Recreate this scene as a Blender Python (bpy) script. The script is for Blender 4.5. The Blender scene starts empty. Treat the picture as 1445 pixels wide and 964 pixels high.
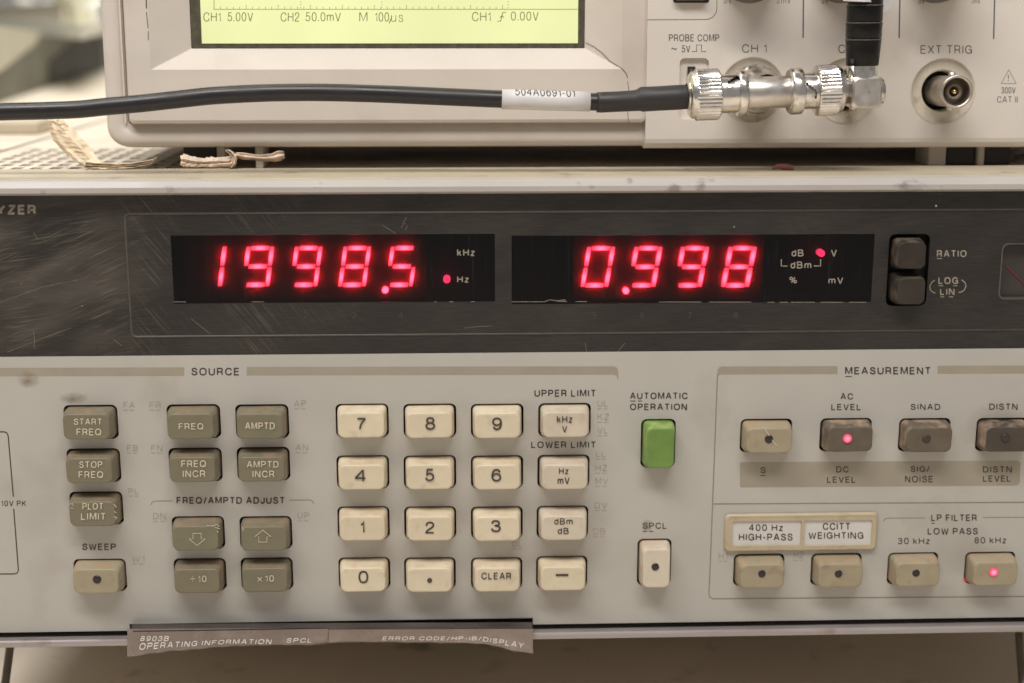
import bpy, math, random
from mathutils import Vector, Matrix
random.seed(7)
SC = bpy.context.scene
COL = SC.collection
R = math.radians
# ------------------------------------------------------------------ camera
PW, PH, FPX = 1445.0, 964.0, 2000.0
DIST = 0.395
YAW, PITCH = R(2.08), R(13.0)
fwd = Vector((math.sin(YAW)*math.cos(PITCH), math.cos(YAW)*math.cos(PITCH), -math.sin(PITCH)))
rgt = Vector((math.cos(YAW), -math.sin(YAW), 0))
upv = rgt.cross(fwd)
EYE = -DIST*fwd
cam_d = bpy.data.cameras.new('camera')
cam = bpy.data.objects.new('camera', cam_d); COL.objects.link(cam)
cam.matrix_world = Matrix(((rgt.x, upv.x, -fwd.x, EYE.x), (rgt.y, upv.y, -fwd.y, EYE.y), (rgt.z, upv.z, -fwd.z, EYE.z), (0, 0, 0, 1)))
cam_d.sensor_width = 36.0
cam_d.lens = FPX/PW*36.0
cam_d.clip_start = 0.01; cam_d.clip_end = 50
cam_d.dof.use_dof = True
cam_d.dof.focus_distance = 0.397
cam_d.dof.aperture_fstop = 8.0
SC.camera = cam
# ------------------------------------------------------------------ light
world = bpy.data.worlds.new('World'); SC.world = world
world.use_nodes = True
wb = world.node_tree.nodes['Background']
wb.inputs[0].default_value = (1.0, 0.97, 0.94, 1); wb.inputs[1].default_value = 0.25

def area(name, loc, aim, sx, sy, power, col):
    l = bpy.data.lights.new(name, 'AREA'); l.shape = 'RECTANGLE'; l.size = sx; l.size_y = sy
    l.energy = power; l.color = col
    o = bpy.data.objects.new(name, l); COL.objects.link(o)
    o.location = loc
    o.rotation_euler = (Vector(aim)-Vector(loc)).to_track_quat('-Z', 'Y').to_euler()
    return o
area('overhead_or_fill_lamp', (-0.15, -0.52, 1.02), (0, 0.0, 0), 1.2, 0.16, 13.8, (1.0, 0.975, 0.945))
area('overhead_or_fill_lamp', (-0.25, 0.30, 1.10), (-0.05, 0.15, 0), 1.2, 0.16, 3.5, (1.0, 0.965, 0.93))
area('overhead_or_fill_lamp', (-0.05, 0.42, 0.95), (-0.28, 0.75, 0.05), 0.6, 0.3, 11.0, (1.0, 0.97, 0.90))  # added fill, aimed to brighten the tray and cases behind
SC.view_settings.view_transform = 'Standard'
SC.view_settings.look = 'None'
SC.view_settings.exposure = 0.0
SC.view_settings.gamma = 1.0
SC.view_settings.use_curve_mapping = False

# ------------------------------------------------------------------ placing
def ray(px, py):
    return (fwd + rgt*((px-PW/2)/FPX) - upv*((py-PH/2)/FPX))
def at(px, py, Y=0.0):
    d = ray(px, py); t = (Y-EYE.y)/d.y
    return EYE + d*t
def at_z(px, py, Z):
    d = ray(px, py); t = (Z-EYE.z)/d.z
    return EYE + d*t
def lin(r, g, b):
    f = lambda c: (c/255/12.92 if c/255 <= 0.04045 else ((c/255+0.055)/1.055)**2.4)
    return (f(r), f(g), f(b))

# ------------------------------------------------------------------ mesh building
class MB:
    def __init__(s): s.v = []; s.f = []; s.sm = []
    def add(s, vs, fs, smooth=False):
        n = len(s.v); s.v += [tuple(v) for v in vs]
        s.f += [tuple(i+n for i in f) for f in fs]; s.sm += [smooth]*len(fs)
        return s
    def box(s, a, b):
        x0, y0, z0 = a; x1, y1, z1 = b
        return s.add([(x0,y0,z0),(x1,y0,z0),(x1,y1,z0),(x0,y1,z0),(x0,y0,z1),(x1,y0,z1),(x1,y1,z1),(x0,y1,z1)],
                     [(0,3,2,1),(4,5,6,7),(0,1,5,4),(1,2,6,5),(2,3,7,6),(3,0,4,7)])
    def bbox(s, a, b, w):
        """box with chamfered edges facing the viewer and all round in plan"""
        x0, y0, z0 = a; x1, y1, z1 = b
        L = [rr((x0+x1)/2, (z0+z1)/2, x1-x0-2*i, z1-z0-2*i, max(w-i, w*0.4), 3) for i in (w, 0.3*w, 0, 0, 0.3*w, w)]
        ys = [y0, y0+0.3*w, y0+w, y1-w, y1-0.3*w, y1]
        return s.loops([[(p[0], y, p[1]) for p in l] for l, y in zip(L, ys)], cap0=True, cap1=True, smooth=False)
    def loops(s, LL, cap0=False, cap1=False, smooth=True, closed=True, skip=None, flip=False):
        n = len(LL[0]); vs = [p for l in LL for p in l]; fs = []
        for i in range(len(LL)-1):
            for j in range(n if closed else n-1):
                if skip and skip(i, j): continue
                k = (j+1) % n
                q = (i*n+j, i*n+k, (i+1)*n+k, (i+1)*n+j)
                fs.append(q[::-1] if flip else q)
        s.add(vs, fs, smooth)
        b = len(s.v)-len(vs)
        if cap0: s.f.append(tuple(b+j for j in (range(n) if flip else reversed(range(n))))); s.sm.append(False)
        if cap1:
            o = b+(len(LL)-1)*n
            s.f.append(tuple(o+j for j in (reversed(range(n)) if flip else range(n)))); s.sm.append(False)
        return s
    def lathe(s, o, ax, prof, n=48, knurl=None, skip=None, cap0=False, cap1=False, smooth=True, ref=None):
        o = Vector(o); ax = Vector(ax).normalized()
        ref = Vector(ref) if ref else (Vector((0,0,1)) if abs(ax.z) < 0.9 else Vector((0,-1,0)))
        e1 = (ref-ax*ref.dot(ax)).normalized(); e2 = ax.cross(e1)
        LL = []
        for i, (u, r) in enumerate(prof):
            l = []
            for j in range(n):
                a = 2*math.pi*j/n; rj = r
                if knurl and i in knurl[0] and (j % 4) in (2, 3): rj = r-knurl[1]
                l.append(o+ax*u+(e1*math.cos(a)+e2*math.sin(a))*rj)
            LL.append(l)
        return s.loops(LL, cap0, cap1, smooth, True, skip)
    def tube(s, pts, rad, n=16, cap=True, smooth=True):
        pts = [Vector(p) for p in pts]; rs = rad if isinstance(rad, (list, tuple)) else [rad]*len(pts)
        t0 = (pts[1]-pts[0]).normalized(); ref = Vector((0,0,1)) if abs(t0.z) < 0.9 else Vector((0,1,0))
        e1 = (ref-t0*ref.dot(t0)).normalized(); LL = []
        for i, p in enumerate(pts):
            t = (pts[min(i+1, len(pts)-1)]-pts[max(i-1, 0)]).normalized()
            e1 = (e1-t*e1.dot(t)).normalized(); e2 = t.cross(e1)
            LL.append([p+(e1*math.cos(2*math.pi*j/n)+e2*math.sin(2*math.pi*j/n))*rs[i] for j in range(n)])
        return s.loops(LL, cap, cap, smooth)
    def extrude_x(s, prof, x0, x1, smooth=False):
        """prof: list of (y, z), closed"""
        return s.loops([[(x0, y, z) for y, z in prof], [(x1, y, z) for y, z in prof]], True, True, smooth)
    def build(s, name, m, parent=None, local=False, center=True):
        return part(name, s, m, parent, local, center)

def rr(cx, cz, w, h, r, n=4):
    r = max(min(r, w/2-1e-7, h/2-1e-7), 1e-7); out = []
    for qx, qz, a0 in ((1,-1,-90), (1,1,0), (-1,1,90), (-1,-1,180)):
        for i in range(n+1):
            a = R(a0+90*i/n)
            out.append((cx+qx*(w/2-r)+r*math.cos(a), cz+qz*(h/2-r)+r*math.sin(a)))
    return out

def mesh_of(mb, name, m):
    me = bpy.data.meshes.new(name); me.from_pydata(mb.v, [], mb.f)
    me.polygons.foreach_set('use_smooth', mb.sm); me.update()
    for q in (m if isinstance(m, (list, tuple)) else [m]): me.materials.append(q)
    return me
def part(name, mb, m, parent=None, local=False, center=True):
    c = Vector((0,0,0))
    if center and mb.v:
        lo = Vector([min(v[i] for v in mb.v) for i in range(3)]); hi = Vector([max(v[i] for v in mb.v) for i in range(3)])
        c = (lo+hi)/2
        mb.v = [(v[0]-c.x, v[1]-c.y, v[2]-c.z) for v in mb.v]
    o = bpy.data.objects.new(name, mesh_of(mb, name, m)); COL.objects.link(o)
    o.location = c
    if parent is not None:
        o.parent = parent
        if not local: o.location = c-wloc(parent)
    return o
def wloc(o):
    l = o.location.copy()
    while o.parent is not None:
        o = o.parent; l = l+o.location
    return l
def tag(o, label=None, cat=None, group=None, kind=None):
    if label: o['label'] = label
    if cat: o['category'] = cat
    if group: o['group'] = group
    if kind: o['kind'] = kind
    return o
def thing(name, loc, label, cat, group=None):
    o = bpy.data.objects.new(name, None); COL.objects.link(o); o.location = loc
    o.empty_display_size = 0.01
    return tag(o, label, cat, group)

# ------------------------------------------------------------------ materials
MATS = {}
def mat(name, col, rough=0.5, metal=0.0, var=0.10, scale=150.0, bump=0.0, bscale=2500.0, dirt=None, dirt_scale=90.0, dirt_lo=0.58, dirt_hi=0.72,
        side=None, emit=None, estr=0.0, spec=0.5, fine=0.0, fleck=None, rvar=0.1, stretch=None, coat=0.0):
    m = bpy.data.materials.new(name); m.use_nodes = True; nt = m.node_tree; N = nt.nodes; L = nt.links
    b = N['Principled BSDF']
    b.inputs['Metallic'].default_value = metal
    b.inputs['Specular IOR Level'].default_value = spec
    b.inputs['Coat Weight'].default_value = coat
    tc = N.new('ShaderNodeTexCoord'); oi = N.new('ShaderNodeObjectInfo')
    mul = N.new('ShaderNodeMath'); mul.operation = 'MULTIPLY'; mul.inputs[1].default_value = 3.7
    L.new(oi.outputs['Random'], mul.inputs[0])
    add = N.new('ShaderNodeVectorMath'); add.operation = 'ADD'
    L.new(tc.outputs['Object'], add.inputs[0]); L.new(mul.outputs[0], add.inputs[1])
    vec = add.outputs[0]
    def noise(sc, det=4.0, v=None):
        n = N.new('ShaderNodeTexNoise'); n.inputs['Scale'].default_value = sc; n.inputs['Detail'].default_value = det
        L.new(v or vec, n.inputs['Vector']); return n.outputs['Fac']
    def ramp(src, lo, hi, a=0.0, c=1.0):
        r = N.new('ShaderNodeMapRange'); r.inputs['From Min'].default_value = lo; r.inputs['From Max'].default_value = hi
        r.inputs['To Min'].default_value = a; r.inputs['To Max'].default_value = c; L.new(src, r.inputs['Value']); return r.outputs['Result']
    def mix(fac, a, c):
        x = N.new('ShaderNodeMix'); x.data_type = 'RGBA'
        if isinstance(fac, float): x.inputs['Factor'].default_value = fac
        else: L.new(fac, x.inputs['Factor'])
        for s, q in (('A', a), ('B', c)):
            i = [k for k in x.inputs if k.name == s and k.type == 'RGBA'][0]
            if isinstance(q, tuple): i.default_value = (*q, 1)
            else: L.new(q, i)
        return [k for k in x.outputs if k.type == 'RGBA'][0]
    m['_'] = 0
    if stretch:
        mp = N.new('ShaderNodeMapping'); mp.inputs['Scale'].default_value = stretch; L.new(vec, mp.inputs['Vector']); vs = mp.outputs[0]
    else: vs = vec
    dk = tuple(max(0, c*(1-var)) for c in col); lt = tuple(min(1, c*(1+var)) for c in col)
    c = mix(ramp(noise(scale, 5.0, vs), 0.3, 0.7), dk, lt)
    if fine: 
        f2 = ramp(noise(scale*14, 2.0, vs), 0.3, 0.7)
        c = mix(f2, c, mix(fine, c, (0.02, 0.018, 0.015)))
    if dirt: c = mix(ramp(noise(dirt_scale, 6.0), dirt_lo, dirt_hi, 0.0, dirt[3]), c, dirt[:3])
    if side:
        rm = N.new('ShaderNodeMath'); rm.operation = 'MULTIPLY'; rm.inputs[1].default_value = 0.16; L.new(oi.outputs['Random'], rm.inputs[0]); c = mix(rm.outputs[0], c, tuple(q*0.75 for q in side[:3]))
        g = N.new('ShaderNodeNewGeometry'); sx = N.new('ShaderNodeSeparateXYZ'); L.new(tc.outputs['Normal'], sx.inputs[0])
        s1 = ramp(sx.outputs['Y'], -0.75, -0.25)
        s2 = ramp(noise(260, 5.0), 0.42, 0.68, 0.0, side[3])
        mm = N.new('ShaderNodeMath'); mm.operation = 'MULTIPLY'; L.new(s1, mm.inputs[0]); L.new(s2, mm.inputs[1])
        c = mix(mm.outputs[0], c, side[:3])
    if fleck:
        vo = N.new('ShaderNodeTexVoronoi'); vo.inputs['Scale'].default_value = fleck[4]; L.new(vec, vo.inputs['Vector'])
        sp = N.new('ShaderNodeSeparateColor'); L.new(vo.outputs['Color'], sp.inputs[0])
        rad = N.new('ShaderNodeMath'); rad.operation = 'MULTIPLY_ADD'; rad.inputs[1].default_value = 0.16; rad.inputs[2].default_value = -0.16+fleck[5]
        L.new(sp.outputs[0], rad.inputs[0])
        lt2 = N.new('ShaderNodeMath'); lt2.operation = 'LESS_THAN'; L.new(vo.outputs['Distance'], lt2.inputs[0]); L.new(rad.outputs[0], lt2.inputs[1])
        fm = N.new('ShaderNodeMath'); fm.operation = 'MULTIPLY'; fm.inputs[1].default_value = fleck[3]; L.new(lt2.outputs[0], fm.inputs[0])
        c = mix(fm.outputs[0], c, fleck[:3])
    L.new(c, b.inputs['Base Color'])
    L.new(ramp(noise(scale*0.7, 4.0), 0.3, 0.7, max(0.03, rough-rvar), min(1, rough+rvar)), b.inputs['Roughness'])
    if bump:
        bp = N.new('ShaderNodeBump'); bp.inputs['Strength'].default_value = bump; bp.inputs['Distance'].default_value = 0.0002
        L.new(noise(bscale, 3.0), bp.inputs['Height']); L.new(bp.outputs[0], b.inputs['Normal'])
    if emit:
        b.inputs['Emission Color'].default_value = (*emit, 1); b.inputs['Emission Strength'].default_value = estr
    MATS[name] = m
    return m

grime = (0.16, 0.115, 0.07)
M_panel = mat('panel_paint', lin(184, 180, 172), 0.55, var=0.035, scale=40, bump=0.16, bscale=2600, dirt=(0.27, 0.21, 0.14, 0.55), dirt_scale=34, dirt_lo=0.56, dirt_hi=0.80, fleck=(0.10, 0.08, 0.06, 0.7, 170, 0.012))
M_bar = mat('panel_bar_print', lin(158, 149, 133), 0.55, var=0.05, scale=120)
M_ink = mat('dark_print', lin(74, 66, 60), 0.6, var=0.2, scale=900)
M_faint = mat('faint_print', lin(163, 154, 139), 0.6, var=0.08, scale=900)
M_line = mat('line_print', lin(140, 130, 116), 0.6, var=0.1, scale=500)
M_inkline = mat('dark_line_print', lin(70, 60, 54), 0.6)
M_lightink = mat('light_print', lin(203, 192, 168), 0.6, var=0.10, scale=900)
M_greyink = mat('grey_print', lin(150, 140, 126), 0.6, var=0.12, scale=900)
M_dimink = mat('dim_print', lin(74, 67, 61), 0.6)
M_olive = mat('olive_key_plastic', lin(118, 113, 92), 0.42, var=0.06, scale=200, bump=0.06, side=(0.30, 0.20, 0.13, 0.8), dirt=(0.22, 0.19, 0.13, 0.5), dirt_scale=300, dirt_lo=0.62, fleck=(0.5, 0.45, 0.36, 0.5, 500, 0.02))
M_cream = mat('cream_key_plastic', lin(220, 207, 180), 0.40, var=0.05, scale=160, bump=0.05, side=(0.56, 0.40, 0.26, 0.6), dirt=(0.42, 0.33, 0.20, 0.35), dirt_scale=220, fleck=(0.12, 0.09, 0.06, 0.7, 420, 0.014))
M_grey_cream = mat('grey_cream_key_plastic', lin(210, 198, 178), 0.40, var=0.05, scale=160, bump=0.05, side=(0.50, 0.35, 0.24, 0.6), dirt=(0.42, 0.33, 0.22, 0.3), dirt_scale=220, fleck=(0.12, 0.09, 0.06, 0.7, 420, 0.014))
M_khaki = mat('khaki_key_plastic', lin(160, 149, 124), 0.45, var=0.07, scale=200, bump=0.06, side=(0.42, 0.28, 0.17, 0.8), dirt=(0.25, 0.19, 0.12, 0.6), dirt_scale=300, dirt_lo=0.56, fleck=(0.55, 0.48, 0.38, 0.5, 600, 0.02))
M_dusty = mat('dusty_dark_key_plastic', lin(92, 83, 70), 0.55, var=0.14, scale=300, bump=0.1, side=(0.40, 0.28, 0.19, 1.0), fleck=(0.35, 0.30, 0.24, 0.6, 900, 0.02))
M_darkkey = mat('black_key_plastic', lin(46, 42, 38), 0.5, spec=0.3, var=0.2, scale=300, bump=0.08, side=(0.17, 0.13, 0.09, 0.8), fleck=(0.35, 0.30, 0.22, 0.7, 700, 0.03))
M_browndark = mat('brown_dark_key_plastic', lin(70, 61, 52), 0.5, var=0.14, scale=300, bump=0.1, side=(0.36, 0.26, 0.18, 1.0), fleck=(0.35, 0.30, 0.24, 0.6, 900, 0.02))
M_green = mat('green_key_plastic', lin(108, 140, 66), 0.42, var=0.10, scale=250, bump=0.06, side=(0.36, 0.46, 0.16, 0.9), fleck=(0.45, 0.55, 0.25, 0.6, 700, 0.03))
M_well = mat('key_well_black', (0.012, 0.010, 0.009), 0.8)
M_lampoff = mat('unlit_lamp_lens', lin(44, 36, 40), 0.3)
M_lampdim = mat('dark_lamp_lens', lin(62, 50, 46), 0.4)
M_frame = mat('frame_paint', lin(182, 175, 169), 0.42, var=0.05, scale=90, dirt=(0.14, 0.12, 0.11, 0.6), dirt_scale=120, dirt_lo=0.64, dirt_hi=0.72, stretch=(0.25, 1, 1))
M_rim = mat('lower_frame_paint', lin(166, 157, 154), 0.36, metal=0.3, var=0.07, scale=90, dirt=(0.22, 0.15, 0.10, 0.6), dirt_scale=70, dirt_lo=0.60, dirt_hi=0.70, stretch=(0.25, 1, 1))
M_trim = mat('trim_strip_plastic', lin(190, 178, 156), 0.45, var=0.06, scale=90, dirt=(0.18, 0.14, 0.10, 0.5), dirt_scale=100, dirt_lo=0.62, dirt_hi=0.72)
M_cover = mat('cover_paint', lin(210, 199, 182), 0.5, var=0.05, scale=60, dirt=(0.3, 0.24, 0.16, 0.4), dirt_scale=40)
M_hole = mat('black_interior', (0.01, 0.009, 0.008), 0.9)
M_scope = mat('scope_plastic', lin(215, 204, 193), 0.5, var=0.035, scale=45, bump=0.22, bscale=2600, dirt=(0.42, 0.30, 0.21, 0.30), dirt_scale=30, dirt_lo=0.55, dirt_hi=0.75, fleck=(0.10, 0.08, 0.07, 0.7, 260, 0.012))
M_scope_panel = mat('scope_panel_plastic', lin(223, 213, 202), 0.5, var=0.03, scale=45, bump=0.12, bscale=2600, dirt=(0.42, 0.31, 0.22, 0.3), dirt_scale=40, dirt_lo=0.6, dirt_hi=0.8, fleck=(0.10, 0.08, 0.07, 0.6, 220, 0.012))
M_dish = mat('socket_dish_plastic', lin(212, 202, 184), 0.38, var=0.06, scale=200, dirt=(0.30, 0.22, 0.15, 0.6), dirt_scale=200, dirt_lo=0.58)
M_scope_ink = mat('scope_print', lin(92, 86, 86), 0.6, var=0.1, scale=900)
M_scope_blue = mat('scope_blue_print', lin(92, 94, 106), 0.6)
M_smallink = mat('scope_small_print', lin(150, 142, 140), 0.6)
M_lcd_edge = mat('screen_surround', lin(88, 84, 68), 0.3, var=0.25, scale=500, fleck=(0.35, 0.33, 0.28, 0.6, 500, 0.03))
M_lcd = mat('lcd_glow', (0.30, 0.33, 0.12), 0.25, var=0.02, scale=40, emit=lin(240, 242, 186), estr=0.74)
M_lcd_ink = mat('lcd_segment_ink', lin(92, 98, 52), 0.5, emit=lin(110, 118, 60), estr=0.25)
M_lcd_faint = mat('lcd_faint_ink', lin(130, 135, 78), 0.5, emit=lin(140, 146, 84), estr=0.4)
M_metal = mat('nickel_plate', (0.80, 0.76, 0.71), 0.22, metal=1.0, var=0.10, scale=400, dirt=(0.28, 0.22, 0.18, 0.5), dirt_scale=350, dirt_lo=0.56, rvar=0.10, bump=0.03)
M_satin = mat('satin_nickel', (0.72, 0.67, 0.62), 0.40, metal=1.0, var=0.08, scale=500, dirt=(0.26, 0.20, 0.16, 0.5), dirt_scale=300, rvar=0.08)
M_brass = mat('socket_metal', (0.70, 0.64, 0.57), 0.38, metal=1.0, var=0.12, scale=400)
M_ins = mat('socket_insulator', lin(122, 110, 98), 0.5)
M_contact = mat('gold_contact', (0.75, 0.52, 0.22), 0.3, metal=1.0)
M_cable = mat('black_cable_jacket', lin(38, 35, 36), 0.36, var=0.10, scale=120, bump=0.05, spec=0.5, fleck=(0.3, 0.28, 0.26, 0.3, 400, 0.012))
M_shrink = mat('heat_shrink', lin(46, 43, 43), 0.5, var=0.08, scale=120, bump=0.1)
M_boot = mat('black_rubber_boot', lin(17, 16, 16), 0.3, var=0.15, scale=200, spec=0.3, fleck=(0.4, 0.36, 0.32, 0.3, 500, 0.015))
M_white = mat('white_label_vinyl', lin(214, 210, 208), 0.4, var=0.03, scale=200)
M_labelink = mat('label_print', lin(60, 56, 58), 0.6)
M_paper = mat('torn_paper', lin(222, 203, 174), 0.8, var=0.16, scale=220, bump=0.5, bscale=900, dirt=(0.25, 0.16, 0.09, 0.7), dirt_scale=160, dirt_lo=0.56)
M_paper2 = mat('torn_tissue', lin(226, 206, 186), 0.8, var=0.16, scale=220, bump=0.5, bscale=900, dirt=(0.25, 0.15, 0.09, 0.6), dirt_scale=200)
M_rubber = mat('black_rubber', lin(38, 36, 36), 0.7)
M_footgrey = mat('foot_plastic', lin(182, 172, 158), 0.5)
M_table = mat('bench_laminate', lin(208, 197, 182), 0.6, var=0.10, scale=14, dirt=(0.20, 0.14, 0.08, 0.6), dirt_scale=45, dirt_lo=0.62, dirt_hi=0.74)
M_wire = mat('bail_wire', lin(120, 112, 104), 0.4, metal=0.8)
M_card = mat('brown_card_plastic', lin(122, 107, 95), 0.30, var=0.08, scale=120, dirt=(0.30, 0.25, 0.22, 0.4), dirt_scale=110, dirt_lo=0.52, stretch=(0.3, 1, 1))
M_card_dark = mat('inner_sheet', lin(120, 112, 88), 0.6)
M_cardink = mat('card_print', lin(196, 187, 176), 0.5)
M_plate = mat('nameplate_insert', lin(208, 204, 198), 0.5, var=0.04, scale=200)
M_plateframe = mat('nameplate_plastic', lin(186, 170, 142), 0.42, var=0.06, scale=200, dirt=(0.36, 0.26, 0.16, 0.5), dirt_scale=220)
M_darkbox = mat('dark_grey_case', lin(92, 91, 74), 0.5, var=0.08, scale=30)
M_litpatch = mat('painted_lit_tone', lin(186, 182, 164), 0.5, var=0.08, scale=30)  # paler tone painted where light falls on the olive case
M_shadowpatch = mat('painted_tray_shadow', lin(40, 40, 31), 0.6)  # shadow of the tray on the olive case, put into colour
M_tray = mat('white_tray_plastic', lin(226, 224, 206), 0.35)
M_whitebit = mat('white_gloss_plastic', lin(240, 240, 234), 0.2)
M_yellow = mat('yellow_plastic', lin(206, 182, 70), 0.4)
M_red = mat('red_plastic', lin(176, 112, 100), 0.5)
M_knob = mat('knob_plastic', lin(120, 112, 106), 0.5)
M_pointer = mat('red_pointer', lin(94, 42, 44), 0.5)
M_meter = mat('meter_window', lin(62, 57, 53), 0.25, var=0.15, scale=150, fleck=(0.4, 0.36, 0.3, 0.5, 500, 0.03))

_g = M_lcd.node_tree.nodes; _gl = M_lcd.node_tree.links
_a = _g.new('ShaderNodeTexCoord'); _b = _g.new('ShaderNodeTexNoise'); _b.inputs['Scale'].default_value = 22; _b.inputs['Detail'].default_value = 2
_gl.new(_a.outputs['Object'], _b.inputs['Vector'])
_c = _g.new('ShaderNodeMapRange'); _c.inputs['From Min'].default_value = 0.3; _c.inputs['From Max'].default_value = 0.7; _c.inputs['To Min'].default_value = 0.64; _c.inputs['To Max'].default_value = 0.78
_gl.new(_b.outputs['Fac'], _c.inputs['Value']); _gl.new(_c.outputs['Result'], _g['Principled BSDF'].inputs['Emission Strength'])
def emit_mat(name, col, s):
    m = bpy.data.materials.new(name); m.use_nodes = True; nt = m.node_tree
    b = nt.nodes['Principled BSDF']; b.inputs['Base Color'].default_value = (0.3, 0.02, 0.03, 1)
    b.inputs['Emission Color'].default_value = (*col, 1); b.inputs['Emission Strength'].default_value = s
    return m
M_seg = emit_mat('lit_led_segment', (1.0, 0.15, 0.25), 32.0)
_g = M_seg.node_tree.nodes; _gl = M_seg.node_tree.links
_a = _g.new('ShaderNodeTexCoord'); _b = _g.new('ShaderNodeVectorMath'); _b.operation = 'DISTANCE'; _b.inputs[1].default_value = (0, 0, 0)
_gl.new(_a.outputs['Object'], _b.inputs[0])
_c = _g.new('ShaderNodeMapRange'); _c.inputs['From Min'].default_value = 0.0; _c.inputs['From Max'].default_value = 0.0026; _c.inputs['To Min'].default_value = 105; _c.inputs['To Max'].default_value = 26
_c.interpolation_type = 'SMOOTHSTEP'
_gl.new(_b.outputs['Value'], _c.inputs['Value']); _gl.new(_c.outputs['Result'], _g['Principled BSDF'].inputs['Emission Strength'])
M_led = emit_mat('lit_led_lamp', (1.0, 0.10, 0.30), 20.0)
M_keyled = emit_mat('lit_key_lamp', (1.0, 0.085, 0.15), 1.6)
_g = M_keyled.node_tree.nodes; _gl = M_keyled.node_tree.links
_a = _g.new('ShaderNodeTexCoord'); _b = _g.new('ShaderNodeVectorMath'); _b.operation = 'DISTANCE'; _b.inputs[1].default_value = (0, 0, 0)
_gl.new(_a.outputs['Object'], _b.inputs[0])
_c = _g.new('ShaderNodeMapRange'); _c.inputs['From Min'].default_value = 0.0002; _c.inputs['From Max'].default_value = 0.0011; _c.inputs['To Min'].default_value = 5.0; _c.inputs['To Max'].default_value = 0.7
_gl.new(_b.outputs['Value'], _c.inputs['Value']); _gl.new(_c.outputs['Result'], _g['Principled BSDF'].inputs['Emission Strength'])
M_leak = emit_mat('lamp_leak', (1.0, 0.03, 0.08), 0.55)
M_ledoff = mat('unlit_led', (0.10, 0.006, 0.008), 0.4)
M_digit = mat('digit_block', (0.30, 0.012, 0.016), 0.7, var=0.1)
M_backplate = mat('display_backplate', (0.05, 0.012, 0.014), 0.8)

# smoked red filter
M_filter = bpy.data.materials.new('smoked_red_filter'); M_filter.use_nodes = True
_n = M_filter.node_tree.nodes; _l = M_filter.node_tree.links
_n.remove(_n['Principled BSDF'])
_t = _n.new('ShaderNodeBsdfTransparent'); _t.inputs[0].default_value = (0.42, 0.24, 0.26, 1)
_d = _n.new('ShaderNodeBsdfPrincipled'); _d.inputs['Base Color'].default_value = (0.010, 0.011, 0.012, 1); _d.inputs['Roughness'].default_value = 0.22
_m = _n.new('ShaderNodeMixShader')
_tc = _n.new('ShaderNodeTexCoord'); _mp = _n.new('ShaderNodeMapping'); _mp.inputs['Rotation'].default_value = (0, R(35), 0); _mp.inputs['Scale'].default_value = (1, 1, 0.05)
_l.new(_tc.outputs['Object'], _mp.inputs['Vector'])
_ns = _n.new('ShaderNodeTexNoise'); _ns.inputs['Scale'].default_value = 1500; _ns.inputs['Detail'].default_value = 3; _l.new(_mp.outputs[0], _ns.inputs['Vector'])
_r = _n.new('ShaderNodeMapRange'); _r.inputs['From Min'].default_value = 0.62; _r.inputs['From Max'].default_value = 0.78; _r.inputs['To Min'].default_value = 0.0; _r.inputs['To Max'].default_value = 0.035
_l.new(_ns.outputs['Fac'], _r.inputs['Value'])
_cm = _n.new('ShaderNodeMix'); _cm.data_type = 'RGBA'
_ci = [k for k in _cm.inputs if k.type == 'RGBA']
_ci[0].default_value = (0.010, 0.011, 0.012, 1); _ci[1].default_value = (0.9, 0.85, 0.8, 1)
_l.new(_r.outputs[0], _cm.inputs['Factor']); _l.new([k for k in _cm.outputs if k.type == 'RGBA'][0], _d.inputs['Base Color'])
_rf = _n.new('ShaderNodeBsdfRefraction'); _rf.inputs['IOR'].default_value = 1.35; _rf.inputs['Roughness'].default_value = 0.30; _rf.inputs['Color'].default_value = (0.42, 0.24, 0.26, 1)
_m2 = _n.new('ShaderNodeMixShader'); _m2.inputs[0].default_value = 0.45; _l.new(_t.outputs[0], _m2.inputs[1]); _l.new(_rf.outputs[0], _m2.inputs[2])
_m.inputs[0].default_value = 0.40
_l.new(_m2.outputs[0], _m.inputs[1]); _l.new(_d.outputs[0], _m.inputs[2]); _l.new(_m.outputs[0], _n['Material Output'].inputs['Surface'])

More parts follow.
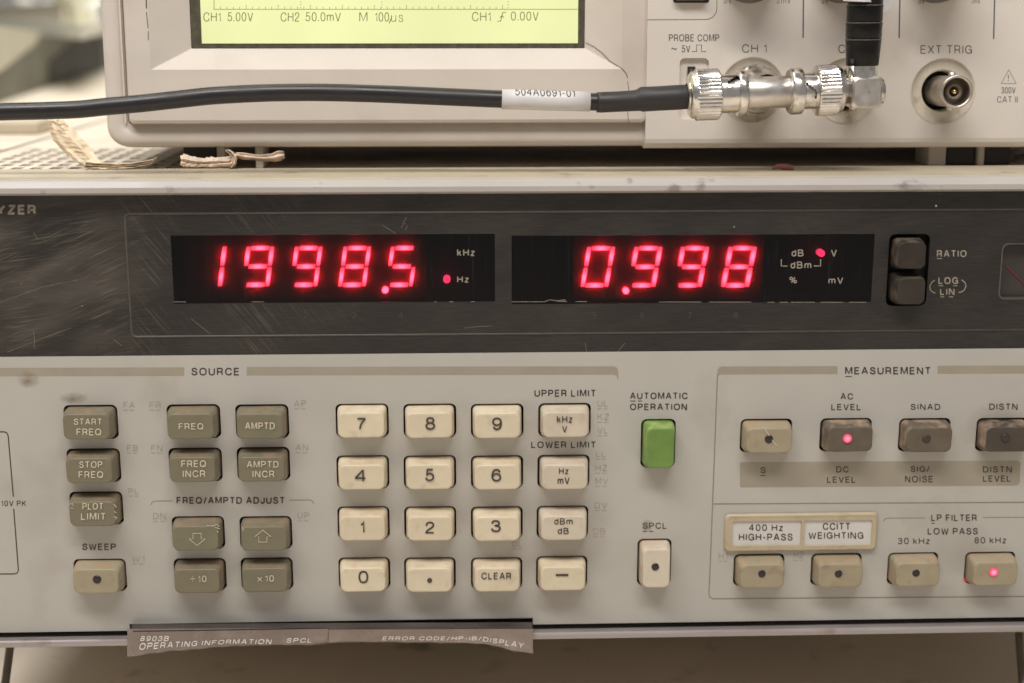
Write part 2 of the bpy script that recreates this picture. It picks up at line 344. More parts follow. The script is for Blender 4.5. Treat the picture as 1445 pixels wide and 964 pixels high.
# worn dark overlay: brushed grain, wiped haze, two families of scratches, dust
def worn_overlay():
    m = bpy.data.materials.new('worn_dark_overlay'); m.use_nodes = True; nt = m.node_tree; N = nt.nodes; L = nt.links
    b = N['Principled BSDF']
    g = N.new('ShaderNodeTexCoord')
    def mapped(ang, sc):
        r0 = N.new('ShaderNodeMapping'); r0.inputs['Rotation'].default_value = (0, R(ang), 0); L.new(g.outputs['Object'], r0.inputs['Vector'])
        mp = N.new('ShaderNodeMapping'); mp.inputs['Scale'].default_value = sc; L.new(r0.outputs[0], mp.inputs['Vector'])
        return mp.outputs[0]
    def noise(v, sc, det=4, dist=0.0):
        n = N.new('ShaderNodeTexNoise'); n.inputs['Scale'].default_value = sc; n.inputs['Detail'].default_value = det; n.inputs['Distortion'].default_value = dist
        L.new(v, n.inputs['Vector']); return n.outputs['Fac']
    def ramp(src, lo, hi, a=0.0, c=1.0):
        r = N.new('ShaderNodeMapRange'); r.inputs['From Min'].default_value = lo; r.inputs['From Max'].default_value = hi
        r.inputs['To Min'].default_value = a; r.inputs['To Max'].default_value = c; L.new(src, r.inputs['Value']); return r.outputs['Result']
    def op(o, a, c):
        q = N.new('ShaderNodeMath'); q.operation = o
        for i, x in enumerate((a, c)):
            if isinstance(x, (int, float)): q.inputs[i].default_value = x
            else: L.new(x, q.inputs[i])
        return q.outputs[0]
    obj = g.outputs['Object']
    sx = N.new('ShaderNodeSeparateXYZ'); L.new(obj, sx.inputs[0])
    leftm = ramp(sx.outputs['X'], OV['x_l0'], OV['x_l1'], 1.0, 0.0)
    midm = op('MULTIPLY', ramp(sx.outputs['X'], OV['x_l0'], OV['x_l1'], 0.0, 1.0), ramp(sx.outputs['X'], OV['x_m0'], OV['x_m1'], 1.0, 0.12))
    grain = ramp(noise(mapped(0, (0.06, 1, 1)), 2600, 3), 0.35, 0.7)
    haze = ramp(noise(mapped(14, (0.30, 1, 1)), 85, 7, 0.3), 0.42, 0.74)
    s1 = ramp(noise(mapped(24, (0.025, 1, 1)), 3400, 3, 0.0), 0.54, 0.76)
    s1b = ramp(noise(mapped(8, (0.03, 1, 1)), 2600, 3, 0.0), 0.54, 0.76)
    s2 = ramp(noise(mapped(-52, (0.025, 1, 1)), 3200, 3, 0.1), 0.52, 0.76)
    patch = ramp(noise(obj, 70, 4), 0.44, 0.60)
    patch2 = ramp(noise(obj, 60, 4), 0.44, 0.62)
    w = op('MULTIPLY', op('MULTIPLY', s1, patch), op('MULTIPLY', leftm, 0.24))
    w = op('ADD', w, op('MULTIPLY', op('MULTIPLY', s1b, patch2), op('MULTIPLY', leftm, 0.22)))
    w = op('ADD', w, op('MULTIPLY', op('MULTIPLY', s2, patch2), op('MULTIPLY', midm, 0.22)))
    w = op('ADD', w, op('MULTIPLY', haze, op('MULTIPLY', op('ADD', leftm, 0.25), 0.13)))
    w = op('ADD', w, op('MULTIPLY', grain, 0.035))
    vo = N.new('ShaderNodeTexVoronoi'); vo.inputs['Scale'].default_value = 190; L.new(obj, vo.inputs['Vector'])
    sp = N.new('ShaderNodeSeparateColor'); L.new(vo.outputs['Color'], sp.inputs[0])
    rad = N.new('ShaderNodeMath'); rad.operation = 'MULTIPLY_ADD'; rad.inputs[1].default_value = 0.16; rad.inputs[2].default_value = -0.105; L.new(sp.outputs[0], rad.inputs[0])
    fl = op('LESS_THAN', vo.outputs['Distance'], rad.outputs[0])
    w = op('ADD', w, op('MULTIPLY', fl, 0.5))
    mx = N.new('ShaderNodeMix'); mx.data_type = 'RGBA'
    ci = [k for k in mx.inputs if k.type == 'RGBA']
    ci[0].default_value = (*lin(39, 36, 34), 1); ci[1].default_value = (*lin(176, 164, 148), 1)
    cl = N.new('ShaderNodeClamp'); L.new(w, cl.inputs[0])
    L.new(cl.outputs[0], mx.inputs['Factor']); L.new([k for k in mx.outputs if k.type == 'RGBA'][0], b.inputs['Base Color'])
    L.new(ramp(haze, 0, 1, 0.38, 0.55), b.inputs['Roughness'])
    b.inputs['Specular IOR Level'].default_value = 0.4
    return m

# ------------------------------------------------------------------ text and flat print
def curve_mesh(splines, extrude=0.0):
    c = bpy.data.curves.new('outline', 'CURVE'); c.dimensions = '2D'; c.fill_mode = 'BOTH' if extrude else 'FRONT'; c.extrude = extrude
    for pts in splines:
        s = c.splines.new('POLY'); s.points.add(len(pts)-1); s.use_cyclic_u = True
        for p, q in zip(s.points, pts): p.co = (q[0], q[1], 0, 1)
    o = bpy.data.objects.new('outline', c); me = bpy.data.meshes.new_from_object(o)
    vs = [tuple(v.co) for v in me.vertices]; fs = [tuple(p.vertices) for p in me.polygons]
    bpy.data.objects.remove(o); bpy.data.curves.remove(c); bpy.data.meshes.remove(me)
    return vs, fs
def _cr(pts, closed=False, k=4):
    n = len(pts); out = []
    m = n if closed else n-1
    for i in range(m):
        g = (lambda q: pts[q % n]) if closed else (lambda q: pts[min(max(q, 0), n-1)])
        p0, p1, p2, p3 = g(i-1), g(i), g(i+1), g(i+2)
        for j in range(k):
            t = j/k
            out.append(tuple(0.5*(2*p1[q]+(p2[q]-p0[q])*t+(2*p0[q]-5*p1[q]+4*p2[q]-p3[q])*t*t+(3*p1[q]-p0[q]-3*p2[q]+p3[q])*t**3) for q in (0, 1)))
    if not closed: out.append(tuple(pts[-1]))
    return out
def _l(*p): return (list(p), False)
def _c(*p): return (_cr(p), False)
def _o(*p): return (_cr(p, True), True)
def _j(*segs):
    out = []
    for s in segs:
        for p in s[0]:
            if not out or math.hypot(p[0]-out[-1][0], p[1]-out[-1][1]) > 1e-4: out.append(p)
    return (out, False)
_oval = lambda w, h, x=0, y=0: _o(*[(x+w/2+w/2*math.copysign(abs(math.cos(a))**0.86, math.cos(a)), y+h/2+h/2*math.copysign(abs(math.sin(a))**0.86, math.sin(a))) for a in [2*math.pi*i/12 for i in range(12)]])
_Carc = ((.70,.70),(.60,.92),(.37,1.0),(.11,.87),(0,.5),(.11,.13),(.37,0))
_P = _j(_l((0,0),(0,1),(.34,1)), _c((.34,1),(.53,.93),(.59,.73),(.53,.54),(.34,.46)), _l((.34,.46),(0,.46)))
_six = ((.50,.77),(.43,.94),(.28,1),(.09,.88),(0,.48),(.06,.12),(.27,0),(.47,.09),(.54,.31),(.47,.53),(.28,.63),(.10,.54),(.01,.36))
def _shift(s, dx): return ([(x+dx, y) for x, y in s[0]], s[1])
GLYPH = {
 'A': (.70, [_l((0,0),(.31,1),(.39,1),(.70,0)), _l((.11,.33),(.59,.33))]),
 'B': (.62, [_j(_l((.34,.53),(0,.53),(0,1),(.34,1)), _c((.34,1),(.51,.94),(.56,.77),(.51,.60),(.34,.53))), _j(_l((0,.53),(0,0),(.36,0)), _c((.36,0),(.56,.08),(.62,.27),(.55,.46),(.34,.53)))]),
 'C': (.71, [_c(*_Carc, (.62,.09),(.71,.33))]),
 'D': (.68, [_j(_l((.28,0),(0,0),(0,1),(.28,1)), _c((.28,1),(.57,.88),(.68,.5),(.57,.12),(.28,0)))]),
 'E': (.55, [_l((.55,0),(0,0),(0,1),(.54,1)), _l((0,.52),(.50,.52))]),
 'F': (.53, [_l((0,0),(0,1),(.53,1)), _l((0,.50),(.47,.50))]),
 'G': (.73, [_j(_c(*_Carc, (.56,.05),(.70,.22)), _l((.71,.47),(.40,.47))), _l((.72,.47),(.72,0))]),
 'H': (.66, [_l((0,0),(0,1)), _l((.66,0),(.66,1)), _l((0,.52),(.66,.52))]),
 'I': (.0, [_l((0,0),(0,1))]),
 'J': (.46, [_j(_l((.46,1),(.46,.30)), _c((.46,.30),(.40,.06),(.22,0),(.05,.07),(0,.32)))]),
 'K': (.66, [_l((0,0),(0,1)), _l((.63,1),(0,.36)), _l((.23,.60),(.66,0))]),
 'L': (.50, [_l((0,1),(0,0),(.50,0))]),
 'M': (.80, [_l((0,0),(0,1),(.07,1),(.40,.06),(.73,1),(.80,1),(.80,0))]),
 'N': (.66, [_l((0,0),(0,1),(.06,1),(.60,0),(.66,0),(.66,1))]),
 'O': (.77, [_oval(.77,1)]),
 'P': (.59, [_P]),
 'Q': (.77, [_oval(.77,1), _l((.46,.24),(.76,-.04))]),
 'R': (.63, [_P, _j(_l((.30,.46),(.40,.45)), _c((.40,.45),(.54,.36),(.57,.15),(.62,0)))]),
 'S': (.60, [_c((.57,.70),(.49,.93),(.29,1),(.08,.92),(.03,.74),(.12,.60),(.30,.53),(.50,.45),(.60,.27),(.52,.07),(.30,0),(.08,.07),(0,.32))]),
 'T': (.60, [_l((0,1),(.60,1)), _l((.30,1),(.30,0))]),
 'U': (.65, [_j(_l((0,1),(0,.36)), _c((0,.36),(.08,.09),(.325,0),(.57,.09),(.65,.36)), _l((.65,.36),(.65,1)))]),
 'V': (.66, [_l((0,1),(.30,0),(.36,0),(.66,1))]),
 'W': (.96, [_l((0,1),(.21,0),(.27,0),(.48,.94),(.69,0),(.75,0),(.96,1))]),
 'X': (.64, [_l((0,0),(.63,1)), _l((.01,1),(.64,0))]),
 'Y': (.66, [_l((0,1),(.33,.44),(.66,1)), _l((.33,.44),(.33,0))]),
 'Z': (.58, [_l((.02,1),(.56,1),(.56,.97),(.02,.03),(.02,0),(.58,0))]),
 '0': (.54, [_o((.27,1),(.46,.90),(.54,.5),(.46,.10),(.27,0),(.08,.10),(0,.5),(.08,.90))]),
 '1': (.24, [_l((0,.75),(.13,.79),(.21,.88),(.24,1),(.24,0))]),
 '2': (.54, [_j(_c((.01,.66),(.07,.91),(.27,1),(.47,.91),(.52,.71),(.43,.53),(.22,.34),(.06,.16),(0,0)), _l((0,0),(.54,0)))]),
 '3': (.54, [_j(_c((.02,.74),(.09,.93),(.27,1),(.45,.92),(.49,.75),(.42,.60),(.22,.54)), _c((.22,.54),(.46,.47),(.54,.28),(.46,.07),(.27,0),(.07,.08),(0,.28)))]),
 '4': (.56, [_l((.42,0),(.42,1),(.38,1),(0,.34),(0,.28),(.56,.28))]),
 '5': (.54, [_j(_l((.50,1),(.11,1),(.05,.50)), _c((.05,.50),(.14,.60),(.29,.64),(.48,.54),(.54,.32),(.46,.09),(.27,0),(.08,.06),(0,.24)))]),
 '6': (.54, [_c(*_six)]), '9': (.54, [_c(*[(.54-x, 1-y) for x, y in _six])]),
 '7': (.54, [_j(_l((0,1),(.54,1)), _c((.54,1),(.53,.93),(.33,.60),(.22,.28),(.18,0)))]),
 '8': (.54, [_o((.27,1),(.43,.94),(.49,.77),(.43,.61),(.27,.54),(.11,.61),(.05,.77),(.11,.94)), _o((.27,.54),(.46,.46),(.54,.27),(.46,.07),(.27,0),(.08,.07),(0,.27),(.08,.46))]),
 'k': (.46, [_l((0,0),(0,1)), _l((.43,.72),(0,.28)), _l((.17,.45),(.46,0))]),
 'z': (.44, [_l((.02,.72),(.42,.72),(.42,.69),(.02,.03),(.02,0),(.44,0))]),
 'm': (.80, [_l((0,0),(0,.72)), _j(_c((0,.48),(.08,.67),(.21,.72),(.35,.66),(.40,.50)), _l((.40,.5),(.40,0))), _shift(_j(_c((0,.48),(.08,.67),(.21,.72),(.35,.66),(.40,.50)), _l((.40,.5),(.40,0))), .40)]),
 'n': (.42, [_l((0,0),(0,.72)), _j(_c((0,.46),(.08,.66),(.22,.72),(.37,.65),(.42,.48)), _l((.42,.48),(.42,0)))]),
 'd': (.48, [_l((.48,1),(.48,0)), _oval(.48,.72)]),
 'u': (.42, [_l((.42,0),(.42,.72)), _j(_l((0,.72),(0,.24)), _c((0,.24),(.05,.07),(.20,0),(.34,.07),(.42,.26)))]),
 's': (.40, [_c((.38,.52),(.32,.68),(.19,.72),(.06,.66),(.03,.53),(.10,.43),(.21,.38),(.33,.32),(.40,.19),(.34,.05),(.20,0),(.05,.05),(0,.22))]),
 'x': (.46, [_l((0,0),(.45,.72)), _l((.01,.72),(.46,0))]),
 '%': (.80, [_oval(.30,.46,0,.54), _oval(.30,.46,.50,0), _l((.18,0),(.62,1))]),
 '/': (.32, [_l((0,-.04),(.32,1.04))]), '-': (.30, [_l((0,.40),(.30,.40))]),
 '.': (.04, [_l((.02,-.04),(.02,.10))]), '!': (.04, [_l((.02,1),(.02,.34)), _l((.02,.14),(.02,-.02))]),
 '÷': (.54, [_l((0,.46),(.54,.46)), _l((.27,.76),(.27,.90)), _l((.27,.02),(.27,.16))]),
 '~': (.50, [_c((0,.40),(.12,.60),(.25,.50),(.38,.40),(.50,.60))]),
}
def stroke_mesh(pts, closed, w):
    """outline of one stroke of width w, mitred"""
    n = len(pts); L = []
    for i, p in enumerate(pts):
        a = pts[i-1] if (i or closed) else None; b = pts[(i+1) % n] if (i < n-1 or closed) else None
        def nrm(u, v):
            dx, dy = v[0]-u[0], v[1]-u[1]; l = math.hypot(dx, dy) or 1e-9; return (-dy/l, dx/l)
        n1 = nrm(a, p) if a else nrm(p, b); n2 = nrm(p, b) if b else n1
        mx, my = n1[0]+n2[0], n1[1]+n2[1]; l = math.hypot(mx, my) or 1e-9; mx, my = mx/l, my/l
        k = min(1.45, 1/max(0.2, mx*n1[0]+my*n1[1]))*w/2
        L.append(((p[0]+mx*k, p[1]+my*k), (p[0]-mx*k, p[1]-my*k)))
    vs = [q for t in L for q in t]
    fs = [(2*i+1, 2*((i+1) % n)+1, 2*((i+1) % n), 2*i) for i in range(n if closed else n-1)]
    return vs, fs
def text_mesh(s, W, H, w, gap=0.215, space=0.42, sub=0):
    """monoline sans lettering filling W x H, stroke width w: list of (x, y, layer), faces"""
    x = 0.0; items = []
    wr = w/H
    for ch in s:
        if ch == ' ': x += space; continue
        gw, st = GLYPH[ch]
        items += [([(px+x, py) for px, py in pts], cl) for pts, cl in st]
        x += gw+gap+wr
    allp = [p for pts, _ in items for p in pts]
    x0 = min(p[0] for p in allp); x1 = max(p[0] for p in allp); y0 = min(p[1] for p in allp); y1 = max(p[1] for p in allp)
    if s in '-~': y0, y1 = 0, 1
    kx = (W-w)/(x1-x0) if x1-x0 > 1e-6 else 1.0; ky = (H-w)/(y1-y0)
    vs = []; fs = []
    for q, (pts, cl) in enumerate(items):
        q2 = [(w/2+(px-x0)*kx, w/2+(py-y0)*ky) for px, py in pts]
        if sub:
            q3 = [q2[0]]
            for p in q2[1:]:
                o = q3[-1]; k = max(1, int(math.hypot(p[0]-o[0], p[1]-o[1])/sub))
                q3 += [(o[0]+(p[0]-o[0])*i/k, o[1]+(p[1]-o[1])*i/k) for i in range(1, k+1)]
            q2 = q3
        a, f = stroke_mesh(q2, cl, w)
        n = len(vs); vs += [(u, v, q % 7) for u, v in a]; fs += [tuple(i+n for i in t) for t in f]
    return vs, fs
def put_text(mb, s, x0, x1, y0, y1, P, bold=0.012, shear=0.0):
    """letters fitted into the rectangle x0..x1, y0 (top)..y1 of the picture, laid on the surface P(px, py)"""
    w = (y1-y0)*(0.108+bold*5.6)
    vs, fs = text_mesh(s, x1-x0, y1-y0, w)
    return mb.add([Vector(P(x0+u, y1-v))+Vector((0, -3e-6*l, 0)) for u, v, l in vs], fs)
def quad(mb, x0, x1, y0, y1, P):
    return mb.add([P(x0, y1), P(x1, y1), P(x1, y0), P(x0, y0)], [(0,1,2,3)])
def ribbon(mb, pts, w, P, closed=False):
    """painted line of width w (picture pixels) through picture points"""
    n = len(pts); L = []
    for i, p in enumerate(pts):
        a = pts[i-1] if (i or closed) else p; b = pts[(i+1) % n] if (i < n-1 or closed) else p
        dx, dy = b[0]-a[0], b[1]-a[1]; l = math.hypot(dx, dy) or 1
        nx, ny = -dy/l*w/2, dx/l*w/2
        L.append((P(p[0]+nx, p[1]+ny), P(p[0]-nx, p[1]-ny)))
    vs = [q for t in L for q in t]
    fs = [(2*i, 2*((i+1) % n), 2*((i+1) % n)+1, 2*i+1) for i in range(n if closed else n-1)]
    return mb.add(vs, fs)
def disc(mb, px, py, rpx, P, n=20):
    return mb.add([P(px+rpx*math.cos(2*math.pi*i/n), py-rpx*math.sin(2*math.pi*i/n)) for i in range(n)], [tuple(range(n))])
def arc_pts(cx, cy, r, a0, a1, n=6):
    return [(cx+r*math.cos(R(a0+(a1-a0)*i/n)), cy-r*math.sin(R(a0+(a1-a0)*i/n))) for i in range(n+1)]
PR = lambda Y: (lambda px, py: at(px, py, Y))

# ------------------------------------------------------------------ key heights of the stack
XL, XR = -0.166, 0.215
Z_top = at(722, 252, 0.0).z             # top of the analyzer's front frame
Z_dark0 = at(722, 271, 0.0).z
Z_split = at(722, 498, 0.0).z
Z_pan0 = at(1000, 877.6, 0.0).z
Z_notch = at(722, 872.5, 0.0).z
Z_led = at(1000, 890, -0.004).z
Z_rimb = at(1000, 898.5, -0.004).z
Z_tab = Z_rimb-0.040
DEPTH = 0.54

# ------------------------------------------------------------------ setting: bench
mb = MB().box((-2.0, -0.6, Z_tab-0.03), (2.0, 1.6, Z_tab))
tag(mb.build('table', M_table), kind='structure')

# ------------------------------------------------------------------ the analyzer
AN = thing('audio_analyzer', (0.005, 0.02, Z_tab), 'wide beige and black audio analyzer with red digits and rows of keys', 'measuring instrument')
# control panel with cut-outs
KEYS = []   # (px x0, x1, y0, y1, material, kind, label)
def K(x0, x1, y0, m, label, h=49, name='function_key', mesh='wide'): KEYS.append((x0, x1, y0, y0+h, m, label, name, mesh))
K(90, 167, 571, M_olive, 'olive grey key reading START FREQ'); K(94, 171, 632, M_olive, 'olive grey key reading STOP FREQ'); K(98, 174.5, 692.5, M_olive, 'chipped olive grey key reading PLOT LIMIT')
K(104, 179, 787, M_khaki, 'khaki sweep key with a dark lamp dot')
K(235, 312, 570, M_olive, 'olive grey key reading FREQ'); K(238, 314, 631, M_olive, 'olive grey key reading FREQ INCR')
K(332, 408, 570, M_olive, 'olive grey key reading AMPTD'); K(334, 409.5, 630, M_olive, 'olive grey key reading AMPTD INCR')
K(242, 318, 727, M_olive, 'olive grey key with an arrow pointing down'); K(245, 320, 786, M_olive, 'olive grey key reading divide by 10')
K(338, 412.5, 727, M_olive, 'olive grey key with an arrow pointing up'); K(340, 413.5, 785, M_olive, 'olive grey key reading x 10')
for r_, (y, xs) in enumerate(((569, (473.5, 569, 664)), (641.5, (474.7, 569.3, 664)), (713, (476, 570, 664)), (784.5, (477.5, 570, 664)))):
    for c_, x in enumerate(xs):
        t = ('789', '456', '123', ('0', 'a decimal point', 'CLEAR'))[r_][c_]
        K(x, x+(75, 74.6, 74, 73.4)[r_], y, M_cream, 'cream key reading '+t if t != 'a decimal point' else 'cream key with a decimal point', name='numeric_key')
K(759, 834, 568, M_grey_cream, 'pale key reading kHz over V', name='unit_key'); K(758, 832, 640.5, M_grey_cream, 'pale key reading Hz over mV', name='unit_key')
K(757, 830, 712, M_grey_cream, 'pale key reading dBm over dB', name='unit_key'); K(756, 829, 782.5, M_cream, 'cream key with a minus sign', name='numeric_key')
K(903, 954, 590, M_green, 'upright bright green key', 71, 'function_key', 'tall'); K(898.5, 947.5, 758, M_grey_cream, 'upright pale key with a dark lamp dot', 70, 'function_key', 'tall')
K(1043, 1118.5, 590, M_khaki, 'khaki key with a scratched face'); K(1156, 1230, 589, M_dusty, 'dusty dark key with a lit red lamp'); K(1267, 1341, 589, M_dusty, 'dusty dark key with an unlit lamp'); K(1376, 1450, 588.5, M_browndark, 'dark key at the right edge')
K(1034, 1107, 780.5, M_khaki, 'khaki key under the 400 Hz plate', 47); K(1143, 1216, 779.5, M_khaki, 'khaki key under the CCITT plate', 47); K(1251, 1324, 778.5, M_khaki, 'khaki key under 30 kHz', 47); K(1360, 1432, 777.5, M_khaki, 'khaki key with a lit red lamp', 47)
MM = DIST/FPX
holes = []
for k in KEYS:
    a = at(k[0], k[2]); b = at(k[1], k[3]); c = (a+b)/2
    w, h = (0.01487, 0.00990) if k[7] == 'wide' else (0.00990, 0.01440)
    holes.append((c.x, c.z, w, h))
xn0, xn1 = at(182, 874).x, at(752, 874).x
outline = [(XL, Z_pan0), (xn0, Z_pan0), (xn0, Z_notch), (xn1, Z_notch), (xn1, Z_pan0), (XR, Z_pan0), (XR, Z_split), (XL, Z_split)]
vs, fs = curve_mesh([outline]+[rr(x, z, w, h, 0.0016, 5) for x, z, w, h in holes], 0.001)
mb = MB().add([(x, 0.001-z, y) for x, y, z in vs], fs)
mb.build('control_panel', M_panel, AN)
mb = MB().box((XL, 0.0032, Z_pan0+0.0002), (XR, 0.0042, Z_split-0.0002)); mb.build('key_well', M_well, AN)

# key bodies
KD = 0.0050
def key_mesh(w, h, d, name, m, fi=(0.0014, 0.0019)):
    w -= 0.0009; h -= 0.0009; wf, hf = w-fi[0], h-fi[1]
    st = [(-0.003, w, h, 0.0013), (d*0.35, w-fi[0]*0.25, h-fi[1]*0.25, 0.0014), (d*0.88, wf+0.00035, hf+0.00035, 0.0017), (d*0.96, wf+0.0001, hf+0.0001, 0.0017),
          (d*0.99, wf-0.0001, hf-0.0001, 0.0016), (d, wf-0.0004, hf-0.0004, 0.0015), (d-0.00002, wf-0.0014, hf-0.0014, 0.0011), (d-0.00010, wf-0.0040, hf-0.0036, 0.0006)]
    mb = MB().loops([[(p[0], -t, p[1]) for p in rr(0, 0, ww, hh, r, 5)] for t, ww, hh, r in st], cap1=True)
    mb.sm = [True]*len(mb.sm)
    return mesh_of(mb, name, m)
_km = {}
key_objs = []
for k, (x, z, w, h) in zip(KEYS, holes):
    key = (k[7], k[4].name)
    if key not in _km: _km[key] = key_mesh(w, h, KD, k[6], k[4])
    o = bpy.data.objects.new(k[6], _km[key]); COL.objects.link(o); o.parent = AN
    o.location = Vector((x+random.uniform(-1, 1)*0.00006, random.uniform(-1, 1)*0.00008, z+random.uniform(-1, 1)*0.00006))-AN.location
    o.rotation_euler = (random.uniform(-1, 1)*0.013, random.uniform(-1, 1)*0.010, random.uniform(-1, 1)*0.012)
    o['label'] = k[5]; key_objs.append(o)
KF = PR(-KD-0.00012)
def legend(i, rows, m, bold=0.012):
    mb = MB()
    for s, x0, x1, y0, y1 in rows: put_text(mb, s, x0, x1, y0, y1, KF, bold)
    return mb.build('legend', m, key_objs[i])
LB = 0.009
legend(0, [('START', 104, 144, 591, 600), ('FREQ', 108, 143, 605, 615)], M_lightink, LB)
legend(1, [('STOP', 112, 145, 651, 660.5), ('FREQ', 111, 146, 665, 675)], M_lightink, LB)
legend(2, [('PLOT', 116, 145.5, 710, 719.5), ('LIMIT', 114, 149, 724, 734)], M_lightink, LB)
legend(4, [('FREQ', 252, 287, 597, 606.5)], M_lightink, LB)
legend(5, [('FREQ', 256, 291, 650, 660), ('INCR', 258, 290, 664, 674)], M_lightink, LB)
legend(6, [('AMPTD', 346, 388, 596, 606)], M_lightink, LB)
legend(7, [('AMPTD', 348, 393, 650.5, 660), ('INCR', 356, 387, 664, 674)], M_lightink, LB)
legend(9, [('÷', 268, 275.5, 812.5, 821), ('10', 279, 291.5, 812, 821.5)], M_lightink, LB)
legend(11, [('x', 363, 370, 814, 821), ('10', 374, 386.5, 811.5, 821)], M_lightink, LB)
for i, sg, cx, cy in ((8, 1, 278, 761.5), (10, -1, 371, 756.5)):
    pts = [(-6, -8.5), (6, -8.5), (6, -1), (12, -1), (0, 8.5), (-12, -1), (-6, -1)]
    ribbon(MB(), [(cx+a*0.96, cy+sg*b) for a, b in pts], 1.3, KF, True).build('legend', M_lightink, key_objs[i])
NB = 0.0065
digs = [('7', 503, 516, 590, 607), ('8', 600, 614, 589, 607), ('9', 694.5, 708.5, 589, 607), ('4', 501, 517, 663, 680), ('5', 600, 613, 662, 679.5), ('6', 693.5, 707.5, 662, 680),
        ('1', 508, 514.5, 735.5, 752), ('2', 600, 613, 736, 753), ('3', 693, 707, 734, 751), ('0', 506, 520, 806, 823.5)]
for q, d in enumerate(digs): legend(12+q, [d], M_ink, NB)
disc(MB(), 606.5, 819, 3.5, KF).build('legend', M_ink, key_objs[22])
legend(23, [('CLEAR', 679, 721, 808.5, 818)], M_ink, 0.007)
legend(24, [('kHz', 786, 808, 587, 597), ('V', 793.5, 800.5, 601, 610.5)], M_ink, 0.007)
legend(25, [('Hz', 789, 802.5, 660, 669), ('mV', 787, 804, 673, 683)], M_ink, 0.007)
legend(26, [('dBm', 782, 808, 731, 740), ('dB', 787, 802.5, 744.5, 753.5)], M_ink, 0.007)
quad(MB(), 784, 802, 810, 813, KF).build('legend', M_ink, key_objs[27])
for i, x, y, r, m in ((3, 137, 818, 6, M_lampoff), (29, 925, 800, 5.5, M_lampoff), (30, 1085, 619.5, 6, M_lampoff), (31, 1196, 619, 6.6, M_keyled), (32, 1307.5, 619, 6, M_lampdim), (33, 1419, 618, 6, M_lampdim),
                      (34, 1075, 809.5, 5.5, M_lampoff), (35, 1183.5, 809.5, 5.5, M_lampoff), (36, 1292.5, 808.5, 5.5, M_lampoff), (37, 1402.5, 807.5, 6.6, M_keyled)):
    c = at(x, y, -KD)
    rr_ = r*0.391/FPX
    mb = MB().lathe(c, (0, -1, 0), [(-0.0003, rr_), (0.00012, rr_), (0.00022, rr_*0.8), (0.00026, 0.00002)], 20)
    mb.build('indicator_lamp', m, key_objs[i])
ribbon(MB(), [(1076, 601), (1081, 608), (1087, 617), (1096, 629)], 1.0, PR(-KD-0.0002)).build('scratch', M_plate, key_objs[30])
M_chip = mat('chipped_plastic', lin(196, 190, 172), 0.6, var=0.2, scale=900)
for ki, marks in ((2, (((98, 712), (102, 711), (103, 714)), ((99, 717), (103, 717.5)), ((160, 712), (164, 716)), ((161, 722), (164, 724)), ((160, 729), (165, 731), (163, 733)))), (8, (((292, 742), (300, 743), (306, 740), (309, 744)), ((303, 744.5), (310, 747)), ((306, 749), (308, 752)))), (10, (((342, 744), (344, 749)),)), (22, (((628, 795), (634, 796.5)),))):
    mb = MB()
    for m_ in marks: ribbon(mb, m_, 1.1, PR(-KD-0.00008))
    mb.build('chip_mark', M_chip, key_objs[ki])
# glowing bead added for the light leaking from under the lit key
c = at(1361.5, 817.5, 0.0018); MB().lathe(c, (0, -1, 0), [(0, 0.0007), (0.0005, 0.0006), (0.0008, 0.0001)], 12).build('lamp_leak_bead', M_leak, AN)

# printed legends on the control panel
PP = PR(-0.00004); PB = PR(-0.00002)
def print_(name, rows, m=M_ink, bold=0.010, lines=(), P=PP, parent=AN):
    mb = MB()
    for s, x0, x1, y0, y1 in rows: put_text(mb, s, x0, x1, y0, y1, P, bold)
    for x0, x1, y, w in lines: quad(mb, x0, x1, y-w/2, y+w/2, P)
    return mb.build(name, m, parent)
T = 'printed_legend'
print_(T, [('SOURCE', 270, 338, 519, 530)], bold=0.012)
print_(T, [('FREQ/AMPTD ADJUST', 249, 402, 701, 711.5)], bold=0.014)
print_(T, [('SWEEP', 116, 163.5, 767, 776.5)], bold=0.014)
print_(T, [('UPPER LIMIT', 754, 841, 550, 560)], bold=0.014)
print_(T, [('LOWER LIMIT', 749.5, 841, 623, 632.5)], bold=0.014)
print_(T, [('AUTOMATIC', 889, 970.5, 554, 563.5), ('OPERATION', 889, 969.5, 569.5, 579)], bold=0.014, lines=((889.5, 897, 566, 1.3), (900, 906, 566, 1.3)))
print_(T, [('SPCL', 907, 941, 737.5, 746.5)], lines=((907, 913, 750, 1.2), (916, 922, 750, 1.2)))
print_(T, [('MEASUREMENT', 1192.5, 1313.5, 518, 528.5)], bold=0.014, lines=((1193, 1202, 531.5, 1.3),))
print_(T, [('AC', 1186, 1204, 555, 564), ('LEVEL', 1173, 1215, 570, 579)], bold=0.012)
print_(T, [('SINAD', 1285, 1327, 570, 578.5)], bold=0.012); print_(T, [('DISTN', 1396, 1436, 569.5, 578.5)], bold=0.012)
print_(T, [('S', 1073, 1080.5, 659, 668)], lines=((1073, 1080, 671, 1.2),))
print_(T, [('DC', 1180, 1197.5, 658, 667), ('LEVEL', 1167, 1207.5, 672.5, 681.5)], bold=0.012)
print_(T, [('SIG/', 1285, 1312, 657.5, 666.5), ('NOISE', 1277, 1317, 671.5, 681)], bold=0.012)
print_(T, [('DISTN', 1387, 1428, 658, 667), ('LEVEL', 1387, 1426.5, 671, 680)], bold=0.012)
print_(T, [('LP FILTER', 1314, 1378.5, 726, 735.5)], bold=0.012, lines=((1314, 1319, 738.5, 1.2),))
print_(T, [('LOW PASS', 1309, 1380, 745, 754.5)], bold=0.012)
print_(T, [('30 kHz', 1267, 1312, 759, 768)], bold=0.008); print_(T, [('80 kHz', 1375, 1420, 758, 767)], bold=0.008)
print_(T, [('10V PK', 1.5, 37, 706.5, 714.5)], bold=0.008)
